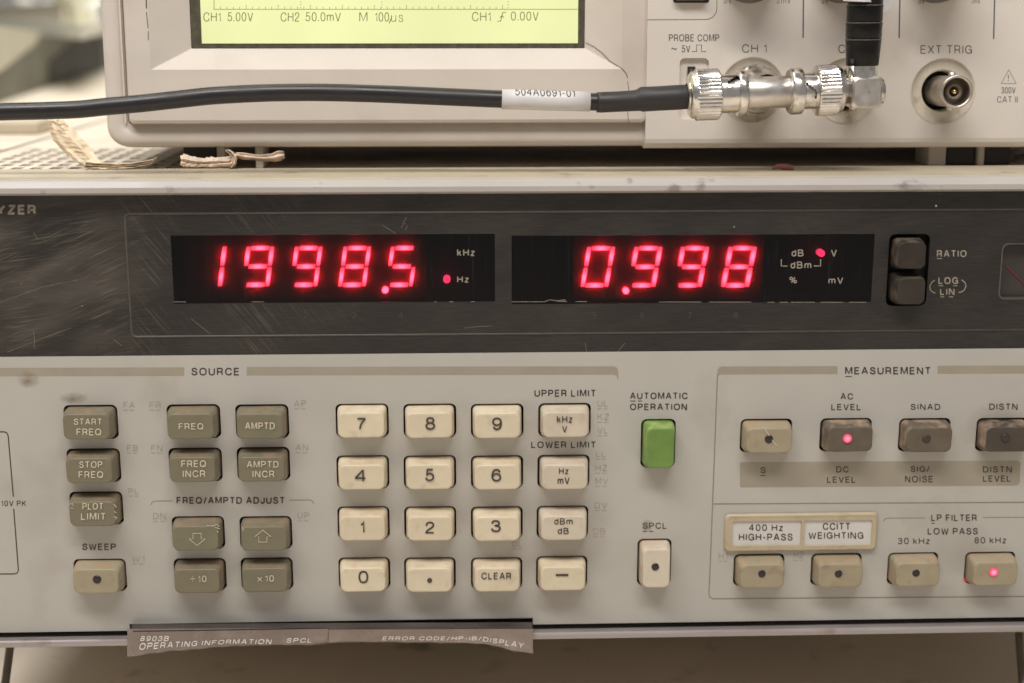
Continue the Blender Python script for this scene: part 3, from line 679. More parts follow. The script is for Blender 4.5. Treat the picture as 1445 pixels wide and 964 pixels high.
for s, x0, x1, y0, y1 in (('FA', 174, 190, 567, 576), ('FR', 211, 227, 567, 576), ('FB', 179, 194.5, 628, 636.5), ('FN', 213, 229, 628, 636.5), ('AP', 415, 432, 565, 574), ('AN', 417, 435, 627, 636),
                          ('PL', 181, 196, 689, 697), ('DN', 216, 234, 724, 733), ('UP', 420, 436.5, 723, 732), ('W1', 186, 204, 784, 793), ('UL', 843, 858, 565, 574), ('KZ', 843, 859.5, 584, 593), ('VL', 843, 858, 603, 612),
                          ('LL', 841, 855, 637, 645), ('HZ', 840, 857, 656, 665), ('MV', 840, 858, 674.5, 683.5), ('DV', 839, 857, 709, 717.5), ('DB', 837, 854.5, 745.5, 754.5), ('CL', 722, 737, 764, 772),
                          ('H1', 1014, 1027, 780, 789), ('H2', 1120, 1134, 778.5, 788)):
    w = (x1-x0)
    print_(T, [(s, x0, x1, y0, y1)], M_faint, 0.006, ((x0, x0+w*0.38, y1+3, 1.2), (x0+w*0.56, x0+w*0.94, y1+3, 1.2)))
# bars and thin boxes
def bar(pts, m=M_bar, name='printed_bar'):
    mb = MB().add([PB(*p) for p in pts], [tuple(range(len(pts)))[::-1]]); return mb.build(name, m, AN)
bar([(-80, 519.5), (260, 518.5), (260, 530.5), (-80, 531.5)])
bar([(348, 518), (866, 517)]+[(870, 518.5), (872.5, 522), (872.5, 535), (871, 535), (870, 530.5), (866, 528.8), (348, 530)])
bar([(1012, 530), (1012.5, 522), (1015, 518.5), (1019, 517.3), (1182, 516.8), (1182, 528), (1022, 528.6), (1016, 529), (1013.5, 531)])
bar([(1323, 516.3), (1500, 515.8), (1500, 527.2), (1323, 527.6)])
bar([(1044, 654), (1046, 652.3), (1436, 650), (1440, 653), (1439, 682), (1435, 685.5), (1046, 688), (1044, 686)])
def line(pts, w=1.6, m=M_line): return ribbon(MB(), pts, w, PP).build('printed_line', m, AN)
line([(1012.5, 528), (1003.5, 765), (1000.5, 838), (1001.5, 843), (1006, 845), (1500, 841.5)])
line([(1007, 711.3), (1500, 708.6)])
line([(213, 712.5), (214.5, 709), (218, 707.3), (243, 706.8)], 1.1); line([(408, 706), (438, 705.6), (441, 707.5), (443, 711)], 1.1)
line([(1246.5, 736), (1248.5, 732.5), (1253, 731.3), (1305, 731)], 1.0); line([(1387, 730.4), (1500, 729.8)], 1.0)
line([(-60, 609.8), (6, 609.5), (9.5, 611), (11.5, 615), (18.8, 701)], 1.7, M_inkline)
line([(19.3, 718), (26, 805), (24, 809), (20, 810), (-60, 810.5)], 1.7, M_inkline)

def stain_mat(name, col, amt):
    m = bpy.data.materials.new(name); m.use_nodes = True; nt = m.node_tree; N = nt.nodes; L = nt.links
    b = N['Principled BSDF']; b.inputs['Base Color'].default_value = (*col, 1); b.inputs['Roughness'].default_value = 0.6
    tc = N.new('ShaderNodeTexCoord'); ns = N.new('ShaderNodeTexNoise'); ns.inputs['Scale'].default_value = 420; ns.inputs['Detail'].default_value = 3
    L.new(tc.outputs['Object'], ns.inputs['Vector'])
    gr = N.new('ShaderNodeTexGradient'); gr.gradient_type = 'SPHERICAL'; mp = N.new('ShaderNodeMapping'); mp.inputs['Location'].default_value = (-1, -1, -1); mp.inputs['Scale'].default_value = (2, 2, 2)
    L.new(tc.outputs['Generated'], mp.inputs['Vector']); sx = N.new('ShaderNodeSeparateXYZ'); L.new(mp.outputs[0], sx.inputs[0]); cx = N.new('ShaderNodeCombineXYZ'); L.new(sx.outputs['X'], cx.inputs['X']); L.new(sx.outputs['Z'], cx.inputs['Z']); L.new(cx.outputs[0], gr.inputs['Vector'])
    r = N.new('ShaderNodeMapRange'); r.inputs['From Min'].default_value = 0.2; r.inputs['From Max'].default_value = 0.7; L.new(ns.outputs['Fac'], r.inputs['Value'])
    q = N.new('ShaderNodeMath'); q.operation = 'MULTIPLY'; L.new(r.outputs[0], q.inputs[0]); L.new(gr.outputs['Fac'], q.inputs[1])
    q2 = N.new('ShaderNodeMath'); q2.operation = 'MULTIPLY'; q2.use_clamp = True; q2.inputs[1].default_value = amt; L.new(q.outputs[0], q2.inputs[0]); L.new(q2.outputs[0], b.inputs['Alpha'])
    return m
M_stain = stain_mat('brown_stain', (0.26, 0.18, 0.085), 0.75)
for px, py, rx, ry in ((40, 536, 17, 13), (913, 742, 9, 10), (103, 562, 22, 9), (1226, 614, 4, 3)):
    mb = MB().add([at(px+rx*math.cos(2*math.pi*i/20), py+ry*math.sin(2*math.pi*i/20), -0.00006) for i in range(20)], [tuple(reversed(range(20)))]); mb.build('stain', M_stain, AN)
# nameplate over the two filter keys
c0, c1 = at(1025.5, 727.5), at(1233, 772.5)
nb = MB(); cx, cz, w, h = (c0.x+c1.x)/2, (c0.z+c1.z)/2, c1.x-c0.x, c0.z-c1.z
ins = [(at(1033, 734), at(1128.5, 767.5)), (at(1134.5, 733), at(1228, 767.5))]
hs = [rr((a.x+b.x)/2, (a.z+b.z)/2, b.x-a.x, a.z-b.z, 0.0006, 3) for a, b in ins]
vs, fs = curve_mesh([rr(cx, cz, w, h, 0.0011, 4)]+hs, 0.0004)
nb.add([(x, -0.0006-z, y) for x, y, z in vs], fs)
o2 = rr(cx, cz, w, h, 0.0011, 4); o3 = rr(cx, cz, w+0.0003, h+0.0003, 0.0012, 4)
NP = nb.build('nameplate_frame', M_plateframe, AN)
MB().loops([[(p[0], -0.0002, p[1]) for p in rr(cx, cz, w+0.0012, h+0.0012, 0.0014, 4)], [(p[0], -0.0008, p[1]) for p in rr(cx, cz, w+0.0007, h+0.0007, 0.0013, 4)], [(p[0], -0.00115, p[1]) for p in rr(cx, cz, w-0.0001, h-0.0001, 0.0011, 4)], [(p[0], -0.0009, p[1]) for p in rr(cx, cz, w-0.0009, h-0.0009, 0.0009, 4)]]).build('raised_edge', M_plateframe, NP)
for (a, b), rows in zip(ins, ([('400 Hz', 1057, 1105, 740, 749.5), ('HIGH-PASS', 1042.5, 1118.5, 753, 763)], [('CCITT', 1161, 1200, 738, 748), ('WEIGHTING', 1141, 1218.5, 751, 760.5)])):
    p = MB().box((a.x-0.0002, -0.0005, b.z-0.0002), (b.x+0.0002, -0.0001, a.z+0.0002)).build('plate_insert', M_plate, NP)
    m_ = MB()
    for s, x0, x1, y0, y1 in rows: put_text(m_, s, x0, x1, y0, y1, PR(-0.00054), 0.010)
    m_.build('printed_legend', M_ink, NP)

# ---- dark display overlay
YD = 0.0003
c_ = at(0, 385, YD)
OV = {}
ovc = Vector(((XL+XR)/2, YD, (Z_dark0+Z_split)/2))
for k_, px in (('x_l0', 150), ('x_l1', 230), ('x_m0', 330), ('x_m1', 520)): OV[k_] = at(px, 385, YD).x-ovc.x
M_overlay = worn_overlay()
win = [(at(240.5, 332.5, YD), at(698.5, 425.5, YD)), (at(722, 333, YD), at(1229, 426, YD))]
kc = (at(1255.5, 330.5, YD), at(1306.5, 431.5, YD)); mw = (at(1415, 344, YD), at(1600, 420.5, YD))
hl = [rr((a.x+b.x)/2, (a.z+b.z)/2, b.x-a.x, a.z-b.z, r, 4) for (a, b), r in zip(win+[kc, mw], (0.0002, 0.0002, 0.0017, 0.0016))]
vs, fs = curve_mesh([[(XL, Z_split+0.0001), (XR, Z_split+0.0001), (XR, Z_dark0+0.002), (XL, Z_dark0+0.002)]]+hl, 0.0008)
MB().add([(x, YD+0.0008-z, y) for x, y, z in vs], fs).build('display_overlay', M_overlay, AN)
# embossed outline
x0, y0 = at(177.5, 301.8, YD).x, 0
tl = at(177.8, 301.8, YD); bl = at(184.3, 475.5, YD)
xx = (tl.x+bl.x)/2; rad = 0.0012
pts = [(XR-0.004, tl.z), (xx+rad, tl.z)]+[(xx+rad+rad*math.cos(R(a)), tl.z-rad+rad*math.sin(R(a))) for a in (112, 135, 157)]+[(xx, tl.z-rad), (xx, bl.z+rad)]+[(xx+rad+rad*math.cos(R(a)), bl.z+rad+rad*math.sin(R(a))) for a in (202, 225, 247)]+[(xx+rad, bl.z), (XR-0.004, bl.z)]
M_bead = mat('overlay_bead', lin(82, 75, 68), 0.42, var=0.2, scale=300)
MB().tube([(x, YD+0.00010, z) for x, z in pts], 0.00034, 8).build('embossed_line', M_bead, AN)
# windows, cavity and digits
for a, b in win:
    e = 0.00004
    MB().box((a.x+e, YD+0.0001, b.z+e), (b.x-e, YD+0.0009, a.z-e)).build('display_window', M_filter, AN)
    bp = MB()
    x0, x1, z0, z1 = a.x-0.001, b.x+0.001, b.z-0.001, a.z+0.001; ya, yb = YD+0.0018, YD+0.0052
    bp.box((x0, yb, z0), (x1, yb+0.0006, z1)); bp.box((x0, ya, z1), (x1, yb+0.0006, z1+0.0005)); bp.box((x0, ya, z0-0.0005), (x1, yb+0.0006, z0)); bp.box((x0-0.0005, ya, z0), (x0, yb, z1)); bp.box((x1, ya, z0), (x1+0.0005, yb, z1))
    bp.build('display_backplate', M_backplate, AN)
SEGS = {'0': 'abcdef', '1': 'bc', '5': 'afgcd', '8': 'abcdefg', '9': 'abcdfg'}
YS = YD+0.0030
def digit(ch, xr, yt, hpx=51.5, wpx=33.5, sl=8.5, dot=None):
    """xr: picture x of the upper right corner of the stroke centre lines"""
    c = at(xr-wpx/2-sl/2, yt+hpx/2, YS)
    s = (at(xr, yt, YS)-at(xr-wpx, yt, YS)).x/wpx
    W_, H_ = wpx*s, hpx*s/0.975
    sh = sl*s/H_
    d = MB().box((c.x-W_*1.04, YS+0.0003+4e-6*(round(xr) % 7), c.z-H_*0.88), (c.x+W_*1.04, YS+0.0021+4e-6*(round(xr) % 7), c.z+H_*0.86)).build('digit', M_digit, AN)
    t = 2.5*s; g = 1.6*s; e = 0.9*s
    def seg(x0, z0, x1, z1):
        Q = lambda x, z: (c.x+x+sh*z, c.z+z)
        m_ = MB(); p = [Q(x0, z0), Q(x1, z0), Q(x1, z1), Q(x0, z1)]
        m_.loops([[(x, YS+0.0003, z) for x, z in p], [(x, YS-0.0006, z) for x, z in p]], cap1=True, smooth=False)
        m_.build('segment', M_seg, d)
    B = {'a': (-W_/2+t+g, H_/2-t, W_/2-t-g, H_/2+t), 'g': (-W_/2+t+g, -t, W_/2-t-g, t), 'd': (-W_/2+t+g, -H_/2-t, W_/2-t-g, -H_/2+t),
         'b': (W_/2-t, g, W_/2+t, H_/2+t-e), 'c': (W_/2-t, -H_/2-t+e, W_/2+t, -g), 'f': (-W_/2-t, g, -W_/2+t, H_/2+t-e), 'e': (-W_/2-t, -H_/2-t+e, -W_/2+t, -g)}
    for q in SEGS[ch]: seg(*B[q])
    if dot:
        p = at(dot[0], dot[1], YS)
        MB().lathe(p, (0, -1, 0), [(-0.0003, 0.0009), (0.0006, 0.0009), (0.00065, 0.00002)], 20).build('decimal_point', M_seg, d)
for ch, xr, dt in (('1', 318, None), ('9', 385, None), ('9', 453, None), ('8', 521.5, (543.8, 409)), ('5', 588, None)): digit(ch, xr, 350.3, dot=dt)
for ch, xr, dt in (('0', 864.5, (883, 410)), ('9', 931, None), ('9', 996.5, None), ('8', 1063.5, None)): digit(ch, xr, 350.8, dot=dt)
for x, y, m in ((630.5, 394.7, M_led), (631, 356.5, M_ledoff), (1159, 357.5, M_led), (1156, 396, M_ledoff)):
    p = at(x, y, YD+0.0013); MB().lathe(p, (0, -1, 0), [(-0.002, 0.00098), (0.0002, 0.00098), (0.00025, 0.00002)], 24).build('annunciator_lamp', m, AN)
PW_ = PR(YD+0.00006)
print_(T, [('kHz', 645, 670, 351.5, 361.5)], M_greyink, 0.012, P=PW_); print_(T, [('Hz', 645, 661.5, 389.5, 399)], M_greyink, 0.012, P=PW_)
print_(T, [('dB', 1117, 1134, 352, 362)], M_greyink, 0.012, P=PW_); print_(T, [('V', 1172.5, 1181, 352, 362)], M_greyink, 0.012, P=PW_)
print_(T, [('dBm', 1115.5, 1145, 369, 379)], M_greyink, 0.012, P=PW_); print_(T, [('%', 1114, 1124.5, 390.5, 400)], M_greyink, 0.010, P=PW_); print_(T, [('mV', 1169, 1190, 391, 400.5)], M_greyink, 0.012, P=PW_)
ribbon(ribbon(MB(), [(1102.5, 366), (1102.5, 375.5), (1111, 375.5)], 1.6, PW_), [(1158, 366), (1158, 375.3), (1148.5, 375.3)], 1.6, PW_).build('printed_line', M_greyink, AN)
PO = PR(YD-0.00004)
print_(T, [('ANALYZER', -66, 51, 289, 303)], M_greyink, 0.022, P=PO)
for s, x, y in (('1', 364, 440.5), ('2', 431.5, 440.5), ('3', 499.5, 440.5), ('4', 566, 440.5), ('5', 839, 441), ('6', 906.5, 441), ('7', 973.5, 441), ('8', 1038.5, 441)):
    w = 1.4 if s == '1' else 3
    print_(T, [(s, x-w, x+w, y, y+8.5)], M_dimink, 0.0, P=PO)
print_(T, [('RATIO', 1322, 1364, 353, 363)], M_greyink, 0.014, ((1322, 1329, 365, 1.2),), PO)
print_(T, [('LOG', 1324, 1352, 391, 401)], M_greyink, 0.014, ((1324.5, 1331, 403.3, 1.2), (1345, 1351, 403.3, 1.2)), PO)
print_(T, [('LIN', 1326.5, 1347, 407, 416.5)], M_greyink, 0.014, ((1327, 1332.5, 419, 1.2), (1339, 1345, 419, 1.2)), PO)
ribbon(ribbon(MB(), [(1319, 395.2), (1315, 398.5), (1312, 404), (1313, 409.5), (1316.5, 412.5), (1320, 413.5)], 1.5, PO), [(1357, 395), (1361.5, 398.5), (1363.3, 403.5), (1361, 409), (1357, 412), (1352.5, 412.8)], 1.5, PO).build('printed_line', M_greyink, AN)
# the two dark keys in their slot
MB().box((kc[0].x-0.001, YD+0.0042, kc[1].z-0.001), (kc[1].x+0.001, YD+0.005, kc[0].z+0.001)).build('key_well', M_well, AN)
km = None
for (x0, x1, y0, y1), lb in (((1257.5, 1302.5, 333, 381), 'dusty black key beside RATIO'), ((1257, 1301, 383.5, 430.5), 'dusty black key beside LOG and LIN')):
    a, b = at(x0, y0, YD), at(x1, y1, YD)
    if km is None: km = key_mesh(0.0094, 0.0095, 0.0044, 'ratio_key', M_darkkey, (0.0009, 0.0014))
    o = bpy.data.objects.new('ratio_key', km); COL.objects.link(o); o.parent = AN; o.location = Vector(((a.x+b.x)/2, YD, (a.z+b.z)/2))-AN.location; o['label'] = lb
# meter window at the right edge
a, b = mw
MB().box((a.x-0.0005, YD+0.0020, b.z-0.0005), (b.x, YD+0.0026, a.z+0.0005)).build('meter_face', M_meter, AN)
ribbon(MB(), [(1420, 375), (1446, 401), (1480, 436)], 3, PR(YD+0.0018)).build('meter_pointer', M_pointer, AN)
L_ = rr((a.x+b.x)/2, (a.z+b.z)/2, b.x-a.x-0.0004, a.z-b.z-0.0004, 0.0016, 4); L2 = rr((a.x+b.x)/2, (a.z+b.z)/2, b.x-a.x+0.0004, a.z-b.z+0.0004, 0.0018, 4)
MB().loops([[(x, YD-0.0001, z) for x, z in L2], [(x, YD-0.0002, z) for x, z in L_], [(x, YD+0.0019, z) for x, z in L_]], smooth=False).build('meter_rim', M_bead, AN)
disc(MB(), 1321, 290.5, 1.6, PO).build('paint_chip', M_lightink, AN)
# scratches that stand out
M_scr = mat('scratch_grey', lin(122, 113, 102), 0.6, var=0.3, scale=900)
sc = MB()
for pts in (((540, 318), (545, 321), (551, 325), (559, 330)), ((568, 316), (574, 306)), ((566, 321), (571, 315), (575, 319), (572, 325)), ((655, 463), (675, 461), (695, 460)), ((47, 467), (49, 480), (48, 492)), ((270, 450), (285, 462), (298, 472)), ((10, 497), (80, 470), (100, 463)), ((0, 427), (60, 405), (110, 395)), ((47, 328), (54, 339)), ((160, 479), (172, 488)), ((870, 498), (882, 484)), ((828, 497), (826, 484))):
    ribbon(sc, pts, 0.6, PO)
tag(sc.build('scratch_marks', M_scr, AN), kind='stuff')
# worn lower edges of the windows
sc = MB()
for x0, x1, y in ((245, 262, 426), (355, 372, 426), (613, 616, 425.8), (634, 640, 425.8), (664, 670, 425.8), (722, 768, 425.9), (786, 800, 425.4), (812, 828, 425.6), (930, 990, 426.2), (1000, 1060, 426.3), (1083, 1093, 426.6), (1100, 1112, 426.6), (1116, 1150, 426.6), (1158, 1190, 426.6), (1198, 1222, 426.6)):
    quad(sc, x0, x1, y-0.5, y+0.6, PO)
ribbon(sc, [(768, 426), (776, 423), (785, 424.5), (798, 423.2)], 1.2, PO)
tag(sc.build('worn_edge', M_scr, AN), kind='stuff')

# ---- frame
zf = lambda py, Y: at(722, py, Y).z
prof = [(0.0, zf(271, 0)-0.0004), (-0.003, zf(271, -0.003)), (-0.0032, zf(270, -0.0032)), (-0.0032, zf(263, -0.0032)), (-0.0029, zf(262, -0.0029)), (-0.0012, zf(255, -0.0012)), (-0.0004, zf(252.6, -0.0004)), (0.0006, Z_top), (0.0012, Z_top), (0.0012, Z_top-0.003), (0.006, Z_top-0.003), (0.006, Z_dark0+0.0004), (0.0028, Z_dark0+0.0004)]
MB().extrude_x(prof[::-1], XL, XR).build('front_frame', M_frame, AN)
prof = [(0.0016, Z_top-0.003), (0.0016, Z_top-0.0003), (0.0020, Z_top+0.0001), (0.0135, Z_top+0.0001), (0.0139, Z_top-0.0001), (0.0140, Z_top-0.0006), (0.0148, Z_top-0.0006), (0.0152, Z_top-0.0001), (0.0300, Z_top-0.0001), (0.0305, Z_top-0.0006), (0.0305, Z_top-0.003)]
MB().extrude_x(prof[::-1], XL, XR).build('trim_strip', M_trim, AN)
prof = [(0.0004, Z_led-0.0012), (0.0004, Z_led-0.0007), (-0.0036, Z_led), (-0.0041, Z_led-0.0003), (-0.0043, Z_led-0.0007), (-0.0043, Z_rimb+0.0002), (-0.0040, Z_rimb), (0.012, Z_rimb), (0.012, Z_led-0.0012)]
MB().extrude_x(prof, XL, XR).build('bottom_rail', M_rim, AN)
prof = None
# body: sides, bottom, back
bd = MB(); zt = Z_top-0.0012
MB().box((XL, 0.0125, Z_rimb), (XR, DEPTH, Z_rimb+0.002)).build('bottom_cover', M_cover, AN); bd.box((XL, 0.0065, Z_rimb+0.0021), (XL+0.002, DEPTH, zt-0.0005)); bd.box((XR-0.002, 0.0065, Z_rimb+0.0021), (XR, DEPTH, zt-0.0005)); bd.box((XL+0.0021, DEPTH-0.002, Z_rimb+0.0021), (XR-0.0021, DEPTH, zt-0.0005))
MB().box((XL+0.0021, 0.022, zt-0.009), (XR-0.0021, DEPTH-0.003, zt-0.008)).build('inner_baffle', M_card_dark, AN)
bd.build('chassis', M_hole, AN)
# perforated top cover: each slot is a hole
pc = MB(); z0 = zt; y_a, y_b = 0.0375, 0.107; px_, py_ = 0.0057, 0.0098
nc = int((XR-XL-0.012)/px_); nr = int((y_b-y_a)/py_)
for r_ in range(nr):
    off = 0.0
    for c2 in range(nc):
        x = XL+0.006+off+c2*px_; y = y_a+r_*py_
        if at_z(300, 225, zt).x < x < at_z(1400, 225, zt).x:   # stays solid where the scope covers it
            pc.add([(x, y, z0), (x+px_, y, z0), (x+px_, y+py_, z0), (x, y+py_, z0)], [(0,1,2,3)]); continue
        O = [(x, y), (x+px_, y), (x+px_, y+py_), (x, y+py_)]
        s_ = 0.0004
        I = [(x+px_*0.2, y+py_*0.16), (x+px_*0.8, y+py_*0.16), (x+px_*0.8, y+py_*0.84), (x+px_*0.2, y+py_*0.84)]
        pc.add([(*p, z0) for p in O]+[(*p, z0) for p in I]+[(*p, z0-0.0008) for p in I], [(0,1,5,4), (1,2,6,5), (2,3,7,6), (3,0,4,7), (4,5,9,8), (5,6,10,9), (6,7,11,10), (7,4,8,11)])
xa, xb = XL+0.006, XL+0.006+nc*px_
for a, b in (((XL, 0.0306), (XR, y_a)), ((XL, y_a+nr*py_), (XR, DEPTH)), ((XL, y_a), (xa, y_a+nr*py_)), ((xb+px_*0.5, y_a), (XR, y_a+nr*py_))):
    pc.add([(a[0], a[1], z0), (b[0], a[1], z0), (b[0], b[1], z0), (a[0], b[1], z0)], [(0,1,2,3)])
pc.build('perforated_cover', M_cover, AN)
# wire stand and feet
for xp, sgn in ((11, -1), (1442, 1)):
    p0 = at(xp+(4 if sgn < 0 else -3), 907, 0.018); p1 = at(xp-(3 if sgn < 0 else -1), 960, 0.010)
    d = (p1-p0); 
    q0 = p0+(p0-p1)*0.25; q1 = p1+d*((Z_tab+0.0015-p1.z)/d.z)
    MB().tube([q0, p0, p1, q1, q1+Vector((0.01*sgn, 0, 0))], 0.00125, 12).build('stand_wire', M_wire, AN)
for x in (XL+0.02, XR-0.03):
    for y in (0.17, DEPTH-0.06):
        MB().lathe((x, y, Z_tab), (0, 0, 1), [(0, 0.009), (0.002, 0.010), (0.030, 0.012), (Z_rimb-Z_tab, 0.012)], 24, cap0=True, cap1=True).build('foot', M_rubber, AN)

# ---- peeling information card under the notch
CB = [(180, 928), (200, 924.5), (240, 920), (300, 914.5), (350, 911.5), (400, 911), (440, 910.5), (455, 908.5), (463, 906.5), (480, 905), (560, 905.5), (640, 906.5), (682, 907.5), (700, 911.5), (725, 917.5), (752, 922)]
def lerp_tab(tab, x):
    for (a, b), (c, d) in zip(tab, tab[1:]):
        if x <= c: return b+(d-b)*(x-a)/(c-a)
    return tab[-1][1]
def card_pt(px, v, lift=0.0):
    yt = 889.0-2.2*(px-180)/570; yb = lerp_tab(CB, px)
    curl = -0.0105-0.0030*max(0, (320-px)/140)-0.0020*max(0, (px-690)/62)
    Y = -0.0050+(curl+0.0050)*v
    p = at(px, yt+(yb-yt)*v, Y)
    return p+Vector((0, -lift*0.6, lift*0.8))
M_card2 = mat('brown_label_film', lin(116, 101, 90), 0.30, var=0.10, scale=140, dirt=(0.30, 0.25, 0.22, 0.4), dirt_scale=130, dirt_lo=0.52, stretch=(0.3, 1, 1))
def edge_j(px): return 0.35*math.sin(px*0.9)+0.25*math.sin(px*2.3+1)
CARD = None
for q0_, q1_, up in ((446, 752, 0.0), (180, 463, 0.0006)):
    cd = MB()
    xs = [q0_+(q1_-q0_)*i/50 for i in range(51)]
    top = [[card_pt(x+(edge_j(v*9+up*1e4)*1.6 if x in (q0_, q1_) else 0), v+(edge_j(x)*0.05 if v == 1 else 0), up) for v in (0, 0.2, 0.4, 0.6, 0.8, 1.0)] for x in xs]
    back = [[p+Vector((0, 0.0003, -0.00035)) for p in reversed(l)] for l in top]
    cd.loops([a+b for a, b in zip(top, back)], True, True, smooth=False, flip=False)
    if CARD is None: CARD = cd.build('pull_out_card', M_card, AN)
    else: cd.build('torn_label_layer', M_card2, CARD)
M_cardtop = mat('card_edge_plastic', lin(70, 62, 58), 0.2, var=0.45, scale=160, stretch=(0.3, 1, 1))
ct = MB()
ct.loops([[at(x, 880.3-2.2*(x-180)/570, -0.0014), at(x, 889.3-2.2*(x-180)/570, -0.0052), at(x, 890.0-2.2*(x-180)/570, -0.0046), at(x, 881.3-2.2*(x-180)/570, -0.0004)] for x in (186, 300, 463, 600, 751)], True, True, smooth=False)
ct.build('card_hinge_strip', M_cardtop, CARD)
ribbon(MB(), [(188, 892.5), (260, 891.5), (340, 890.2), (420, 888.8), (463, 888)], 1.2, lambda x, y: card_pt(x, max(0, (y-(889-2.2*(x-180)/570))/(lerp_tab(CB, x)-(889-2.2*(x-180)/570))), 0.0007)).build('crack_line', M_hole, CARD)
def card_text(s, x0, x1, v0, v1, bold=0.012, name='printed_legend'):
    H_ = 7.0; raw, f_ = text_mesh(s, x1-x0, H_, 1.25); m_ = MB()
    pts = []
    for u, v, l in raw:
        x = x0+u; a, b = v0(x), v1(x); x += (v-3.5)*0.25
        pts.append(card_pt(x, b+(a-b)*v/H_, (0.00075 if x1 < 463 else 0.00012)+3e-6*l))
    m_.add(pts, f_); m_.build(name, M_cardink, CARD)
def vpix(yf):
    def f(x):
        yt = 889.0-2.2*(x-180)/570; yb = lerp_tab(CB, x); return (yf(x)-yt)/(yb-yt)
    return f
card_text('8903B', 199, 239, vpix(lambda x: 899.5), vpix(lambda x: 906.8))
card_text('OPERATING INFORMATION', 197.5, 383.5, vpix(lambda x: 909.5-5.5*min(1, (x-197)/140)), vpix(lambda x: 919.5-8.5*min(1, (x-197)/120)))
card_text('SPCL', 405, 440.5, vpix(lambda x: 902.5), vpix(lambda x: 909))
card_text('ERROR CODE/HP-IB/DISPLAY', 540, 739, vpix(lambda x: 898.3+max(0, x-680)*0.15), vpix(lambda x: 904.3+max(0, x-675)*0.19))

# ------------------------------------------------------------------ the oscilloscope
TILT = R(-2.0)
sroot = at(722, 207, 0.036)
OS = thing('oscilloscope', sroot, 'pale grey bench oscilloscope with a lit yellow green screen standing on the analyzer', 'oscilloscope')
OS.rotation_euler = (TILT, 0, 0)
SM = Matrix.Translation(sroot) @ Matrix.Rotation(TILT, 4, 'X'); SMI = SM.inverted(); SR = SMI.to_3x3()
EL = SMI @ EYE
def S(px, py, d=0.0):
    dl = SR @ ray(px, py); t = (-d-EL.y)/dl.y
    return EL+dl*t
SF = lambda d: (lambda px, py: S(px, py, d))
sp = lambda mb, name, m, parent=None: mb.build(name, m, parent or OS, True)
x0 = S(148, 120).x; x1 = x0+0.305; z1 = S(722, -530).z
cx, cz, w, h = (x0+x1)/2, z1/2, x1-x0, z1
D_ = 0.006
st = [(0.0, 0.0026), (0.0003, 0.0014), (0.0011, 0.0004), (0.0024, 0.0), (0.006, 0.0), (0.105, 0.0), (0.110, 0.004)]
LL = [[(p[0], y, p[1]) for p in rr(cx, cz, w-2*i, h-2*i, 0.0062-min(i, 0.004), 8)] for y, i in st]
mb = MB().loops(LL, True, True); sp(mb, 'case', M_scope)
# front rim: the raised border round the display bezel and fascia
ix0, iz0 = S(182.0, 174.8, 0.0034).x-0.0002, S(182.0, 174.8, 0.0034).z
def rimloop(i, d): return [(p[0], -d, p[1]) for p in rr(cx, cz, w-2*i, h-2*i, 0.0062-min(i, 0.004), 8)]
def inloop(d): return [(p[0], -d, p[1]) for p in rr((ix0+x1-0.003)/2, (iz0+z1-0.004)/2, x1-0.003-ix0, z1-0.004-iz0, 0.0008, 8)]
sp(MB().loops([rimloop(0.0008, 0.0), rimloop(0.0004, 0.0010), rimloop(0.0007, 0.0024), rimloop(0.0014, 0.0031), rimloop(0.0024, 0.0034), inloop(0.0034), inloop(0.0)]), 'front_rim', M_scope)
# side ridge
a = S(172.5, 100, 0.0042); b = S(179, 176, 0.0042)
sp(MB().bbox((a.x, -0.0046, b.z), (b.x, -0.0030, z1-0.01), 0.0005), 'side_ridge', M_scope)
# display bezel with sloping reveal
def srect(px0, px1, py0, py1, d):
    a = Vector((S(px0, py1, d).x, 0, S((px0+px1)/2, py0, d).z)); b = Vector((S(px1, py1, d).x, 0, S((px0+px1)/2, py1, d).z)); return (a.x+b.x)/2, (a.z+b.z)/2, b.x-a.x, a.z-b.z
def sloop(px0, px1, py0, py1, d, r, n=4, inset=0.0):
    c_x, c_z, ww, hh = srect(px0, px1, py0, py1, d)
    return [(p[0], -d, p[1]) for p in rr(c_x, c_z, ww-2*inset, hh-2*inset, r, n)]
LL = [sloop(182.5, 912, -500, 174, 0.0, 0.0014), sloop(182.5, 912, -500, 174, 0.0050, 0.0014), sloop(182.5, 912, -500, 174, 0.0057, 0.0013, inset=0.0003), sloop(182.5, 912, -500, 174, 0.0060, 0.001, inset=0.0010),
      sloop(213, 877, -430, 98, 0.0060, 0.0003), sloop(270, 825, -390, 68.5, 0.0010, 0.0003)]
mb = MB().loops(LL, smooth=False); sp(mb, 'display_bezel', M_scope)
c4 = srect(262, 835, -398, 75, 0.0006)
sp(MB().box((c4[0]-c4[2]/2, -0.00085, c4[1]-c4[3]/2), (c4[0]+c4[2]/2, 0.0003, c4[1]+c4[3]/2)), 'screen_surround', M_lcd_edge)
c5 = srect(285, 815.5, -385, 61.3, 0.0010)
SCR = sp(MB().add([(c5[0]+i*c5[2]/2, -0.0010, c5[1]+j*c5[3]/2) for i, j in ((-1, -1), (1, -1), (1, 1), (-1, 1))], [(0, 1, 2, 3)]), 'lcd_screen', M_lcd)
LT = SF(0.00106)
def sub(mb, name, m, parent):
    o = mb.build(name, m, parent, True); o.location = o.location-parent.location; return o
def lcd_text(rows, bold=-0.004):
    m_ = MB()
    for s, a, b, c, d in rows: put_text(m_, s, a, b, c, d, LT, bold)
    return sub(m_, 'screen_readout', M_lcd_ink, SCR)
lcd_text([('CH1', 287, 311.5, 17.5, 30.5), ('5.00V', 321, 357, 17.5, 30.5)]); lcd_text([('CH2', 396, 422.5, 17.5, 30.5), ('50.0mV', 431, 481, 17.5, 30.5)])
